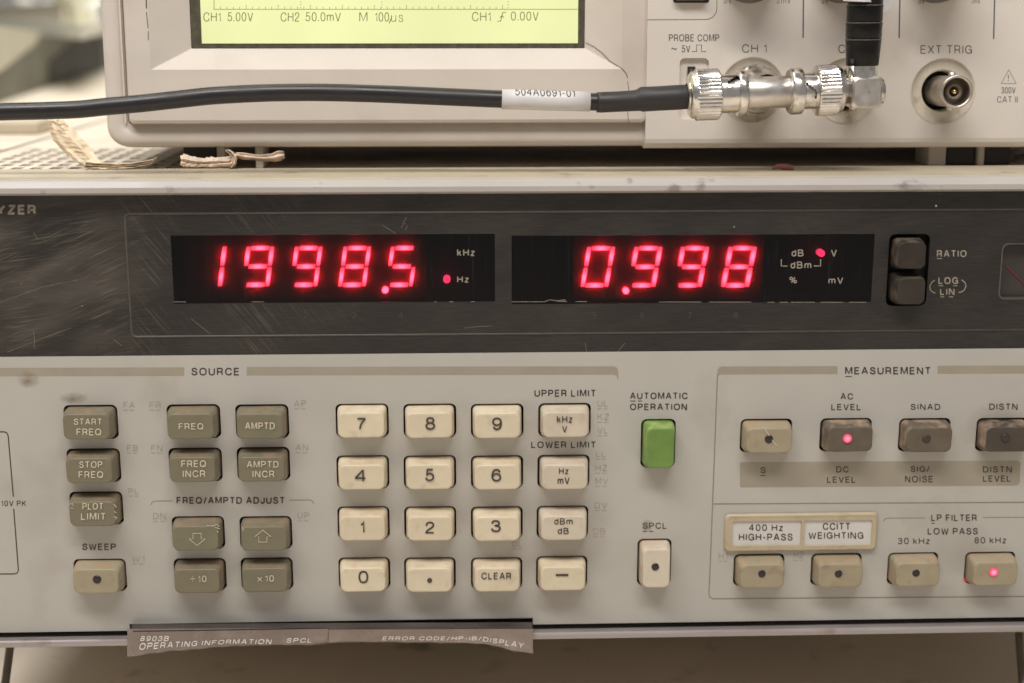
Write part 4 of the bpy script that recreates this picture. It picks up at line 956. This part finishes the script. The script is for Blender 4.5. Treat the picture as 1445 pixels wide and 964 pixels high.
lcd_text([('M', 507, 518.5, 17.5, 30.5), ('100', 529, 549, 17.5, 30.5), ('us', 552, 569, 21, 31)]); lcd_text([('CH1', 666, 692.5, 17, 30), ('0.00V', 721, 760, 16.5, 29.5)])
mb = ribbon(MB(), [(702, 30), (706.5, 30), (709.5, 17.5), (714, 17.5)], 1.1, LT); ribbon(mb, [(705.5, 25), (708.5, 22), (711, 25)], 1.0, LT); ribbon(mb, [(549.5, 33), (553, 23)], 1.2, LT); sub(mb, 'screen_readout', M_lcd_ink, SCR)
gr = quad(MB(), 302, 815.5, 12.7, 13.7, LT); gr2 = MB()
for i in range(60):
    x = 302+i*9.05
    if x < 716: quad(gr, x-0.4, x+0.4, 9.5 if i % 5 else 7, 12.7, LT)
for x in (302, 424.5, 539, 717):
    for y in range(-370, 12, 4): quad(gr, x-0.5, x+0.5, y, y+1.6 if x != 302 else y+4, LT)
sub(gr, 'graticule', M_lcd_faint, SCR)

# control fascia with openings
xa = S(912.3, 100, D_).x; xb = x1-0.003
C1, C2, C3 = S(1061.5, 127, D_), S(1195, 128, D_), S(1330.5, 128.5, D_)
RC = 45*0.415/FPX
pr = srect(957.5, 998.5, 82, 168.5, D_)
circ = lambda c: [(c.x+RC*math.cos(2*math.pi*i/40), c.z+RC*math.sin(2*math.pi*i/40)) for i in range(40)]
zb = 0.0024
vs, fs = curve_mesh([[(xa, zb), (xb, zb), (xb, z1-0.004), (xa, z1-0.004)], circ(C1), circ(C2), circ(C3), rr(*pr, 0.0015, 4)], 0.002)
mb = MB().add([(x, -D_+0.002-z, y) for x, y, z in vs], fs)
# rounded lower roll of the fascia
mb.extrude_x([(-D_, zb), (-D_+0.0003, zb-0.0012), (-D_+0.0016, zb-0.0024), (-D_+0.0030, zb-0.0028), (0.002, zb-0.0028), (0.002, zb)], xa, xb)
sp(mb, 'control_fascia', M_scope_panel)
sp(MB().box((pr[0]-pr[2]/2-0.0005, -0.0049, pr[1]-pr[3]/2-0.0005), (pr[0]+pr[2]/2+0.0005, -0.0035, pr[1]+pr[3]/2+0.0005)), 'probe_recess', M_scope_panel)
a = S(970.5, 94, 0.0055); b = S(980.5, 113, 0.0055)
mb = MB().add([(x, -0.0054-z, y) for x, y, z in curve_mesh([[(a.x, b.z), (b.x, b.z), (b.x, a.z), (a.x, a.z)], [(a.x+0.0005, b.z+0.0004), (b.x-0.0005, b.z+0.0004), (b.x-0.0005, a.z-0.0006), (a.x+0.0005, a.z-0.0006)]], 0.0005)[0]],
              curve_mesh([[(a.x, b.z), (b.x, b.z), (b.x, a.z), (a.x, a.z)], [(a.x+0.0005, b.z+0.0004), (b.x-0.0005, b.z+0.0004), (b.x-0.0005, a.z-0.0006), (a.x+0.0005, a.z-0.0006)]], 0.0005)[1])
sp(mb, 'probe_terminal', M_rubber)
for c, lb in ((C1, None), (C2, None), (C3, 'open socket marked EXT TRIG')):
    o0 = Vector((c.x, 0, c.z))
    k = sp(MB().lathe(o0, (0, -1, 0), [(D_+0.0001, RC+0.0003), (D_+0.00025, RC), (D_-0.0003, RC-0.0002), (D_-0.0009, RC*0.70), (D_-0.0007, RC*0.66), (D_-0.0016, RC*0.62), (0.0005, RC*0.60)], 48), 'socket_dish', M_dish)
    if lb: k['label'] = lb
    sub(MB().lathe(o0, (0, -1, 0), [(0.0008, RC*0.64), (0.0010, 0.0001)], 32), 'dark_gap', M_hole, k)
    mb = MB().lathe(o0, (0, -1, 0), [(0.001, 0.0044), (0.0165, 0.0044), (0.0166, 0.0047), (0.0180, 0.0047), (0.0182, 0.0045), (0.0182, 0.0040), (0.0175, 0.0038), (0.006, 0.0038)], 40)
    for s_ in (1, -1): mb.lathe(o0+Vector((0, -0.013, s_*0.0042)), (0, 0, s_), [(0, 0.001), (0.0012, 0.001), (0.0013, 0.0001)], 12)
    b_ = sub(mb, 'socket_barrel', M_brass, k)
    sub(MB().lathe(o0, (0, -1, 0), [(0.0125, 0.0039), (0.0127, 0.0001)], 24), 'socket_insulator', M_ins, k)
    sub(MB().lathe(o0, (0, -1, 0), [(0.0125, 0.0023), (0.0158, 0.0023), (0.0158, 0.0015), (0.0130, 0.0014)], 20), 'dielectric_sleeve', M_ins, k)
    sub(MB().lathe(o0, (0, -1, 0), [(0.012, 0.0006), (0.0162, 0.0006), (0.0163, 0.0001)], 12), 'centre_contact', M_contact, k)
FP = SF(D_+0.00004)
def sprint(rows, m=M_scope_ink, bold=0.002, P=FP, extra=None):
    m_ = MB()
    for s, a, b, c, d in rows: put_text(m_, s, a, b, c, d, P, bold)
    if extra: extra(m_)
    return sp(m_, T, m)
sprint([('PROBE COMP', 944, 1015, 48.5, 58.5)])
sprint([('~', 947, 955.5, 64, 74), ('5V', 962, 974, 64, 74)], extra=lambda m_: ribbon(m_, [(976.5, 72.8), (983, 72.8), (983, 63.5), (990, 63.5), (990, 72.8), (996.5, 72.8)], 1.1, FP))
sprint([('CH 1', 1047, 1082, 62.5, 74.5)], bold=0.0); sprint([('CH 2', 1183, 1219, 63, 75)], bold=0.0); sprint([('EXT TRIG', 1299, 1371.5, 64, 76)], bold=0.0)
sprint([('!', 1422.4, 1424.4, 105, 115), ('300V', 1413, 1433, 123, 132), ('CAT II', 1407, 1436, 136, 145)], bold=0.0, extra=lambda m_: ribbon(m_, [(1423.5, 98.5), (1434, 118), (1413, 118)], 1.3, FP, True), m=M_scope_blue)
for s, a, b in (('5V', 1021, 1033), ('2mV', 1096, 1116), ('5V', 1159, 1169), ('5s', 1295.5, 1304), ('5ns', 1371, 1383)): sprint([(s, a, b, -4, 5)], M_smallink)
for xa_, xb_, yb_ in ((1134.2, 1133.3, 53.5), (1271, 1268.8, 54), (1405, 1402.2, 55)): sp(ribbon(MB(), [(xa_, -60), (xb_, yb_)], 1.9, FP), 'printed_line', M_scope_blue)
sp(ribbon(MB(), [(913, 28), (993, 27.5)]+arc_pts(996, 12, 15.5, -90, 0)+[(1012, -30)], 1.2, FP), 'printed_line', M_line)
# menu button and knobs that only just reach into the picture
a = S(949.5, -22, D_); b = S(1001.5, 5, D_)
sp(MB().bbox((a.x, -D_-0.0004, b.z), (b.x, -D_+0.001, a.z), 0.0008), 'button_gap', M_rubber)
a = S(952, -24, D_+0.002); b = S(999, 0, D_+0.002)
sp(MB().bbox((a.x, -D_-0.0026, b.z), (b.x, -D_+0.001, a.z), 0.0010), 'menu_button', M_footgrey)
for x in (1070, 1204, 1341):
    c = S(x, -43, D_+0.012); r0 = 39*0.405/FPX
    sp(MB().lathe((c.x, 0, c.z), (0, -1, 0), [(D_, r0*1.1), (D_+0.002, r0*1.1), (D_+0.003, r0), (D_+0.0115, r0*0.95), (D_+0.012, r0*0.88), (D_+0.012, 0.0001)], 64, knurl=({2, 3}, 0.0003)), 'control_knob', M_knob)
# hairline crack and ink marks in the bezel
CR = [(826, 60), (838, 66), (850, 75), (860, 86), (868, 91), (878, 97), (884, 104), (885.5, 110)]
BZ = lambda px, py: S(px, py, 0.0010+0.0050*min(1, max(0, (px-824)/53))+0.00012)
sp(ribbon(ribbon(MB(), CR, 0.8, BZ), [(885.5, 115), (887, 124), (888, 134), (886, 150), (886, 165), (888, 173)], 0.7, SF(D_+0.0001)), 'hairline_crack', M_dimink)
sp(ribbon(ribbon(ribbon(MB(), [(206, -10), (206.6, 12)], 1.5, SF(D_+0.00006)), [(206.6, 17), (209, 40)], 1.0, SF(D_+0.00006)), [(209, 44), (209.3, 57)], 0.9, SF(D_+0.00006)), 'ink_mark', M_inkline)
# feet
zfoot = lambda: None
def foot(pxs, name='foot'):
    for (pa, pb, m, nm, dy) in pxs:
        a = S(pa, 210, -0.003); b = S(pb, 210, -0.003)
        wz = (SMI @ Vector((0, SM.translation.y+0.003+dy, zt))).z+0.0002
        sp(MB().bbox((a.x, 0.001+dy, wz), (b.x, 0.014, 0.0015), 0.0006), nm, m)
foot([(258, 307, M_rubber, 'rubber_foot', 0.002), (307, 318, M_footgrey, 'foot_leg', 0.0), (361, 372, M_footgrey, 'foot_leg', 0.0)])
foot([(1308, 1333, M_footgrey, 'foot_leg', 0.0), (1334, 1376, M_rubber, 'rubber_foot', 0.0015), (1377, 1387, M_footgrey, 'foot_leg', 0.0), (1388, 1427, M_rubber, 'rubber_foot', 0.002)])
zr = (SMI @ Vector((0, SM.translation.y+0.095, zt))).z+0.0002
for xx_ in (x0+0.03, x1-0.03): sp(MB().box((xx_-0.008, 0.09, zr), (xx_+0.008, 0.10, 0.002)), 'rubber_foot', M_rubber)

# ------------------------------------------------------------------ tee, plugs and cables
c1w = SM @ Vector((C1.x, 0, C1.z)); sn = (SM.to_3x3() @ Vector((0, -1, 0))).normalized()
YT = c1w.y-0.027
A_ = at(972, 134.5, YT); B_ = at(1246, 124.5, YT); AX = (B_-A_).normalized()
ycen = lambda px: 134.5-10.0*(px-972)/274
U = lambda px: (at(px, ycen(px), YT)-A_).dot(AX)
ZC = (A_-EYE).dot(fwd)
rp = lambda p: p*ZC/FPX
def plug(parent, flip, nut0, nut1, sl1, ring1, rn, rsleeve, rring, metal=M_metal):
    """bayonet plug lying along AX; pixel stations of nut, slotted sleeve and end ring"""
    sgn = 1 if not flip else -1
    us = lambda p: U(p)
    d = abs(us(nut1)-us(nut0)); u0 = us(nut0)
    f = lambda t: u0+sgn*d*t
    n = 160
    prof = [(f(0.0), rn*0.60), (f(0.0), rn*0.80), (f(0.10), rn*0.92), (f(0.16), rn*0.90), (f(0.22), rn), (f(0.26), rn), (f(0.92), rn), (f(0.96), rn*0.98), (f(1.0), rn*0.90), (f(1.0), rsleeve)]
    MB().lathe(A_, AX, prof, n, knurl=({5, 6}, rn*0.055)).build('knurled_nut', metal, parent)
    e0, e1 = us(nut1), us(sl1); L = e1-e0
    N_ = 48; pf = [(e0+L*i/12, rsleeve) for i in range(13)]
    def sk(i, j):
        a = (j-(0 if True else 0)) % N_
        # slot winds from the end ring up towards the nut on the viewer's side
        return (abs(a-(9-0.45*i)) < 1.6 and 4 <= i <= 11) if not flip else (abs(a-(14-0.5*i)) < 2.0 and 2 <= i <= 11)
    MB().lathe(A_, AX, pf, N_, skip=sk).build('bayonet_sleeve', metal, parent)
    MB().lathe(A_, AX, [(e0, rsleeve*0.82), (e1, rsleeve*0.82)], 32).build('inner_ferrule', M_brass, parent)
    g0, g1 = us(sl1), us(ring1); G = g1-g0
    MB().lathe(A_, AX, [(g0, rsleeve*0.8), (g0, rring*0.95), (g0+G*0.1, rring), (g0+G*0.8, rring), (g0+G, rring*0.93), (g0+G, rsleeve*0.75)], 64).build('end_ring', metal, parent)

cab = thing('coaxial_cable', at(640, 150, YT), 'black coaxial cable with a white printed label running left to right to a knurled plug', 'cable')
TEE = thing('tee_adapter', at(1085, 131, YT), 'shiny metal tee connector barrel joining two plugs in front of the first channel socket', 'connector')
RA = thing('right_angle_cable', at(1218, 129, YT), 'right angled metal plug on a cable with ringed black boot going up', 'cable')
plug(cab, False, 972, 1015, 1039.5, 1052, rp(36), rp(27), rp(32))
# wrinkled clamp ring behind the nut
MB().lathe(A_, AX, [(U(969), rp(17)), (U(970), rp(20)), (U(973), rp(22)), (U(975), rp(20)), (U(977), rp(23)), (U(979), rp(20))], 48).build('clamp_ring', M_metal, cab)
# jacket
JP = [(-420, 186), (-300, 173), (-180, 165.5), (-60, 160.5), (0, 158), (60, 156.5), (110, 154.5), (150, 150.5), (200, 146), (250, 140.5), (300, 135.2), (361, 131.8), (410, 130.6), (461, 130.6), (510, 131.8), (561, 133.6), (610, 135.8), (661, 138), (708, 140), (770, 142), (842, 144), (880, 143.5)]
def cpt(px, py): return at(px, py, YT)
def smooth(pts, n=4):
    out = []
    for i in range(len(pts)-1):
        p0 = pts[max(i-1, 0)]; p1 = pts[i]; p2 = pts[i+1]; p3 = pts[min(i+2, len(pts)-1)]
        for k in range(n):
            t = k/n; out.append(tuple(0.5*((2*p1[q])+(-p0[q]+p2[q])*t+(2*p0[q]-5*p1[q]+4*p2[q]-p3[q])*t*t+(-p0[q]+3*p1[q]-3*p2[q]+p3[q])*t**3) for q in range(len(p1))))
    out.append(tuple(pts[-1])); return out
MB().tube([cpt(*p) for p in smooth(JP)], rp(12.2), 24).build('jacket', M_cable, cab)
lab = [(708, 140), (740, 141), (770, 142), (800, 142.8), (832.5, 143.4)]
rl = rp(14)
LBL = MB().tube([cpt(*p) for p in lab], rl, 40).build('wrap_label', M_white, cab)
raw, f_ = text_mesh('504A0691-01', 84, 13, 1.3, sub=1.2); tb = MB(); pts = []
for u, v, l in raw:
    px = 726.5+u; c = cpt(px, lerp_tab(lab, px)); a = R(27+v/13*62)
    pts.append(c+Vector((0, -math.cos(a), math.sin(a)))*(rl+0.00004+3e-6*l))
tb.add(pts, f_).build('printed_legend', M_labelink, LBL)
SP = [(842, 144.5), (848, 144.5), (870, 143.6), (895, 142.2), (901, 141.5), (905, 140.3), (930, 139), (955, 137.6), (969, 136.8), (971, 136.8)]
MB().tube([cpt(*p) for p in SP], [rp(r) for r in (14.0, 14.5, 14.3, 14.6, 15.4, 17.4, 17.2, 17.4, 17.2, 15.5)], 28).build('heat_shrink_sleeve', M_shrink, cab)
# tee body: barrel, and a nut with ring reaching the socket
MB().lathe(A_, AX, [(U(1050), rp(15)), (U(1050), rp(21)), (U(1054), rp(22.5)), (U(1112), rp(22.5)), (U(1114), rp(20))], 56, cap0=True, cap1=True).build('barrel', M_satin, TEE)
tn = RC*0.62; oc = c1w
MB().lathe(oc, sn, [(D_+0.0005, tn*0.7), (D_+0.0005, 0.0070), (D_+0.0015, 0.0073), (D_+0.006, 0.0073), (D_+0.0065, 0.0068), (D_+0.0068, 0.0062), (D_+0.0075, 0.0066), (D_+0.011, 0.0066), (D_+0.0125, 0.0056), (D_+0.014, 0.0048), (D_+0.020, 0.0046)], 80, knurl=({2, 3}, 0.0003)).build('socket_nut', M_metal, TEE)
# right angle plug
plug(RA, True, 1188, 1150, 1131, 1113, rp(35.5), rp(25.5), rp(32.5))
MB().lathe(A_, AX, [(U(1184), rp(17)), (U(1188.5), rp(22)), (U(1190), rp(22.5)), (U(1191), rp(20)), (U(1198), rp(20))], 48, cap1=True).build('collar', M_metal, RA)
# square elbow block
bc = at(1218.5, 129.5, YT); e2 = Vector((0, -1, 0)); e2 = (e2-AX*e2.dot(AX)).normalized(); e3 = AX.cross(-e2); 
if e3.z < 0: e3 = -e3
def elb(u, r, v): return bc+AX*u+e2*r+e3*v
hw = rp(21.5)
LL = []
for t, i in ((-hw, 0.0008), (-hw+0.0008, 0), (hw-0.0008, 0), (hw, 0.0007)):
    LL.append([elb(p[0], t, p[1]) for p in rr(0, 0, 2*hw-2*i, 2*hw*1.03-2*i, 0.0012, 4)])
MB().loops(LL, True, True, smooth=False).build('elbow_block', M_satin, RA)
MB().lathe(bc, AX, [(hw-0.0002, rp(18)), (hw+rp(5), rp(18)), (hw+rp(6), rp(16)), (hw+rp(6), 0.0001)], 40).build('end_cap', M_metal, RA)
# neck and boot run upward
pt = at(1219, 40, YT); ux = (at(1219.5, 20, YT)-at(1215.5, 107, YT)).normalized(); nb0 = at(1216, 107, YT)
hpx = lambda py: (107-py)*ZC/FPX*1.0
MB().lathe(nb0, ux, [(-0.002, rp(21)), (hpx(93), rp(21)), (hpx(90), rp(21))], 40).build('neck', M_metal, RA)
bp_ = [(93, 21.5), (92, 22.5), (70, 24), (59, 24.8), (56.5, 25.4), (55, 24), (54, 25), (40, 25), (34, 25.6), (32.5, 24.2), (31, 25), (14, 24.8), (10, 25.5), (8.5, 24), (7, 24.5), (-80, 22), (-200, 21)]
MB().lathe(nb0, ux, [(hpx(y), rp(r)) for y, r in bp_], 48).build('boot', M_boot, RA)
for y in (57, 34, 10): MB().lathe(nb0, ux, [(hpx(y+0.5), rp(25.0)), (hpx(y+0.25), rp(25.6)), (hpx(y-0.25), rp(25.6)), (hpx(y-0.5), rp(25.0))], 48).build('boot_ring', M_scr, RA)
# white paper flag taped round the boot
fl = MB()
g = lambda px, py, Y: at(px, py, YT+Y)
rows = []
for i in range(13):
    t = i/12
    px = 1190+76*t; Y = -0.0052*math.sin(min(1, t*1.35)*math.pi) if t < 0.74 else 0.003*(t-0.74)*4
    yb = 1.5+3.0*t if t < 0.6 else 4+14*math.exp(-((t-0.78)/0.09)**2)+6*(t-0.6)
    rows.append([g(px, -30, Y), g(px, -10, Y-0.0003), g(px, yb, Y-0.0006)])
fl.loops(rows, closed=False, smooth=False)
fl.loops([[p+Vector((0, 0.0002, 0)) for p in reversed(r)] for r in rows], closed=False, smooth=False)
fl.build('paper_flag', M_white, RA)

# ------------------------------------------------------------------ scraps on the analyzer
def scrap(name, strips, m, label, cat, group=None):
    loc = at_z(*strips[0]['base'], zt)
    root = None; mb = MB()
    for s in strips:
        rnd = random.Random(s.get('seed', 1)); n = len(s['pts']); nw = 7
        front = []; P_ = []
        for a_, b_ in zip(s['pts'], s['pts'][1:]): P_ += [tuple(a_[q]+(b_[q]-a_[q])*k/3 for q in range(5)) for k in range(3)]
        P_.append(s['pts'][-1])
        for i, (px, py, wpx, Y, ang) in enumerate(P_):
            l = []
            for k in range(nw):
                t = k/(nw-1)-0.5
                j = rnd.uniform(-1, 1)*s.get('rough', 1.5)*(1.15 if k in (0, nw-1) else 0.22)
                dx, dy = math.cos(R(ang))*wpx*t, -math.sin(R(ang))*wpx*t
                l.append(at(px+dx+j, py+dy+j*0.6, Y+rnd.uniform(-1, 1)*0.00035+0.0007*math.sin(k*2.1+s.get('seed', 1))+s.get('cup', 0.002)*(t*t*4)))
            front.append(l)
        mb.loops([l+[p+Vector((0, 0.0004, 0.0001)) for p in reversed(l)] for l in front], True, True, smooth=False)
    o = part(name, mb, m); tag(o, label, cat, group); return o
yb = lambda px, py: at_z(px, py, zt).y
y1_ = 0.0290; y0_ = y1_+0.006
scrap('paper_scrap', [
    dict(base=(130, 235), seed=3, pts=[(78, 170, 19, y0_+.004, 4), (82, 178, 25, y0_+.0035, 6), (87, 186, 31, y0_+.003, 8), (94, 196, 38, y0_+.002, 6), (103, 206, 38, y0_+.001, 8), (113, 216, 37, y0_, 6), (122, 226, 34, y0_-.002, 4), (132, 235, 28, y1_, 0)]),
    dict(base=(130, 235), seed=5, rough=1.0, cup=0.0, pts=[(120, 233, 8, y1_-.001, 80), (140, 234, 7, y1_-.001, 80), (165, 235, 6, y1_-.001, 80), (190, 233, 6, y1_, 75), (212, 229, 7, y1_, 60), (220, 225, 6, y1_, 50)])],
    M_paper, 'torn yellowed paper scrap standing up at the left end of the analyzer top', 'paper scrap', 'torn paper scraps on the analyzer')
y2_ = 0.0290
scrap('paper_scrap', [
    dict(base=(300, 235), seed=8, rough=1.6, cup=0.0012, pts=[(255, 227, 12, y2_, 88), (259, 227, 18, y2_, 85), (267, 229, 17, y2_+.0005, 88), (277, 230, 15, y2_, 84), (288, 230.5, 14, y2_+.0006, 92), (298, 230, 16, y2_, 86), (309, 229.5, 14, y2_+.0004, 90), (322, 229, 14, y2_, 85), (332, 226, 18, y2_-.0006, 80)]),
    dict(base=(300, 235), seed=9, rough=1.0, cup=0.001, pts=[(320, 212, 5, y2_-.001, 20), (326, 216, 7, y2_-.001, 10), (331, 223, 9, y2_-.0012, 0), (330, 230, 8, y2_-.0012, -10), (325, 236.5, 6, y2_-.001, -20)]),
    dict(base=(300, 235), seed=11, rough=0.7, cup=0.001, pts=[(333, 219, 5, y2_+.0003, 80), (345, 221, 10, y2_+.0006, 80), (358, 222.5, 7, y2_+.0008, 86), (372, 223.5, 8, y2_+.001, 95), (386, 222.5, 12, y2_+.001, 100), (396, 220, 14, y2_+.001, 96), (401, 219, 9, y2_+.001, 100)])],
    M_paper2, 'curled torn paper strip lying by the left foot of the oscilloscope', 'paper scrap', 'torn paper scraps on the analyzer')
# red bit
pa = at_z(1090, 238, Z_top+0.0003); pb = at_z(1120, 238, Z_top+0.0003); 
o = MB().tube([pa, pa.lerp(pb, .3)+Vector((0, .001, .0006)), pa.lerp(pb, .7)+Vector((0, .0005, .0004)), pb], [0.0003, 0.0007, 0.0009, 0.0004], 10).build('plastic_bit', M_red)
tag(o, 'small red plastic sliver lying on the analyzer frame under the oscilloscope', 'plastic sliver')

# ------------------------------------------------------------------ blurred things behind on the left
zb_ = zt+0.0005
# pale cases behind and to the left of the analyzer, level with it
for (ax_, ay_, bx_, by_, lb) in ((XL+0.001, DEPTH+0.02, 0.35, 1.35, 'out of focus cream case standing behind the analyzer'), (-0.80, 0.10, XL-0.002, 1.35, 'out of focus cream case standing left of the analyzer under the olive grey one')):
    PC = thing('equipment_case', ((ax_+bx_)/2, (ay_+by_)/2, Z_tab), lb, 'case')
    MB().bbox((ax_, ay_, Z_tab), (bx_, by_, zt-0.0012), 0.004).build('shell', M_cover, PC)
    MB().box((ax_+0.0005, ay_+0.004, zt-0.0012), (bx_-0.0005, by_-0.004, zt-0.0001)).build('lid', M_cover, PC)
# beige block at the left edge
a = at_z(-30, 190, zt); b = at_z(54, 190, zt)
o = MB().bbox((a.x, a.y, zt), (b.x, a.y+0.02, zt+0.0047), 0.0008).build('block', M_trim); tag(o, 'small beige block at the left end of the perforated cover', 'block')
# dark flat case running away to the right
pA = at_z(-60, 161, zb_); pB = at_z(143, 99, zb_); dv = (pB-pA).normalized(); nv = Vector((-dv.y, dv.x, 0))
if nv.dot(EYE-pA) > 0: nv = -nv
hb = 0.0305
DB = thing('dark_case', pA.lerp(pB, 0.5), 'blurred olive grey case lying behind the oscilloscope at the left edge', 'case')
def obx(p, q, dep, z0, z1):
    n = nv*dep; return MB().add([(p.x, p.y, z0), (q.x, q.y, z0), (q.x+n.x, q.y+n.y, z0), (p.x+n.x, p.y+n.y, z0), (p.x, p.y, z1), (q.x, q.y, z1), (q.x+n.x, q.y+n.y, z1), (p.x+n.x, p.y+n.y, z1)],
                                   [(0,3,2,1),(4,5,6,7),(0,1,5,4),(1,2,6,5),(2,3,7,6),(3,0,4,7)])
obx(pA, pB+dv*0.1, 0.75, zb_, zb_+hb).build('body', M_darkbox, DB)
# white tray on top of it, its corner towards the viewer
zt2 = zb_+hb
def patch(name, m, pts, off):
    """painted lit and shadowed patches on the long face of the dark case; pts are picture points"""
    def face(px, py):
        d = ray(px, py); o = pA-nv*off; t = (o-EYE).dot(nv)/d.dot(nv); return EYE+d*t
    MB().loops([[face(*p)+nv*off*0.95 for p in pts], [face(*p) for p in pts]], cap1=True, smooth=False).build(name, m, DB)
Cn = at_z(117, 56.5, zt2); Lf = at_z(-45, 38, zt2); Rt = at_z(152, 45, zt2)
TR = thing('plastic_tray', Cn, 'blurred white plastic tray lying on the olive grey case', 'tray')
u1 = (Lf-Cn); u2 = (Rt-Cn)
Q = lambda a, b, z: Cn+u1*a+u2*b+Vector((0, 0, z))
def slab(a0, a1, b0, b1, z0, z1, mb=None):
    mb = mb or MB()
    return mb.add([Q(a0,b0,z0), Q(a1,b0,z0), Q(a1,b1,z0), Q(a0,b1,z0), Q(a0,b0,z1), Q(a1,b0,z1), Q(a1,b1,z1), Q(a0,b1,z1)], [(0,3,2,1),(4,5,6,7),(0,1,5,4),(1,2,6,5),(2,3,7,6),(3,0,4,7)])
slab(0.0, 1, 0.0, 1, 0.0002, 0.0022).build('tray_floor', M_tray, TR)
slab(0, 1, 0.0, 0.05, 0.0023, 0.0085).build('tray_wall', M_tray, TR); slab(0, 0.03, 0.052, 1, 0.0023, 0.0085).build('tray_wall', M_tray, TR)
slab(0, 1, 0.95, 1.0, 0.0023, 0.0085).build('tray_wall', M_tray, TR)
GB = thing('grey_block', Q(0.4, 0.5, 0.0024), 'blurred pinkish grey block standing in the white tray', 'block')
slab(0.12, 0.98, 0.30, 0.90, 0.0024, 0.021).build('block', M_footgrey, GB)
slab(0.10, 0.99, 0.26, 0.93, 0.0211, 0.0225).build('lid', M_footgrey, GB)
PLS = thing('white_post', Q(0.05, 0.4, 0.0024), 'blurred white post at the right end of the tray', 'post')
mb = MB(); c = Q(0.075, 0.45, 0.0024); mb.lathe(c, (0, 0, 1), [(0, 0.013), (0.06, 0.011), (0.062, 0.008)], 20, cap0=True, cap1=True).build('post', M_tray, PLS)
for px, py, w_, h_, sl_, a_, lb, m, nm in ((37, 2, 30, 10, -12, 0.62, 'left blurred white glossy piece lying on the grey block in the tray', M_whitebit, 'plastic_piece'), (77, 8, 36, 12, -16, 0.35, 'middle blurred white glossy piece lying on the grey block beside the yellow one', M_whitebit, 'plastic_piece'),
                                           (93, -1, 22, 9, 0, 0.28, 'blurred yellow piece lying between the white ones over the tray', M_yellow, 'plastic_piece'), (134, 6, 26, 11, 24, 0.02, 'right blurred white glossy piece leaning beside the oscilloscope', M_whitebit, 'plastic_piece')):
    base = Q(a_, 0.35, 0.0225); dpt = (base-EYE).dot(fwd); s_ = dpt/FPX
    c = EYE+ray(px, py)*dpt
    ax = (rgt*math.cos(R(sl_))+Vector((0, 0, 1))*math.sin(R(sl_)))
    w2 = w_*s_/2; h2 = h_*s_/2
    mb = MB().lathe(c, ax, [(-w2, h2*0.3), (-w2+h2*0.4, h2*0.85), (-w2*0.5, h2), (w2*0.5, h2), (w2-h2*0.4, h2*0.85), (w2, h2*0.3)], 20, cap0=True, cap1=True)
    # a stem down to what carries it
    mb.lathe((c.x, c.y, Q(a_, 0.35, 0.0225).z if nm and a_ > 0.1 else zt2), (0, 0, 1), [(0, h2*0.5), (max(0.001, c.z-(Q(a_, 0.35, 0.0225).z if a_ > 0.1 else zt2)), h2*0.4)], 12, cap0=True, cap1=True)
    o = mb.build(nm, m); tag(o, lb, 'plastic piece', 'pieces in the tray')
patch('painted_lit_patch', M_litpatch, [(-55, 120), (-55, 30), (58, 44), (50, 62), (0, 102)], 0.0010)  # lit left part of the case face, painted pale
patch('tray_shadow_patch', M_shadowpatch, [(73, 117), (72, 88), (108, 56), (146, 48), (146, 99)], 0.0012)  # cast shadow of the tray, painted as a dark patch
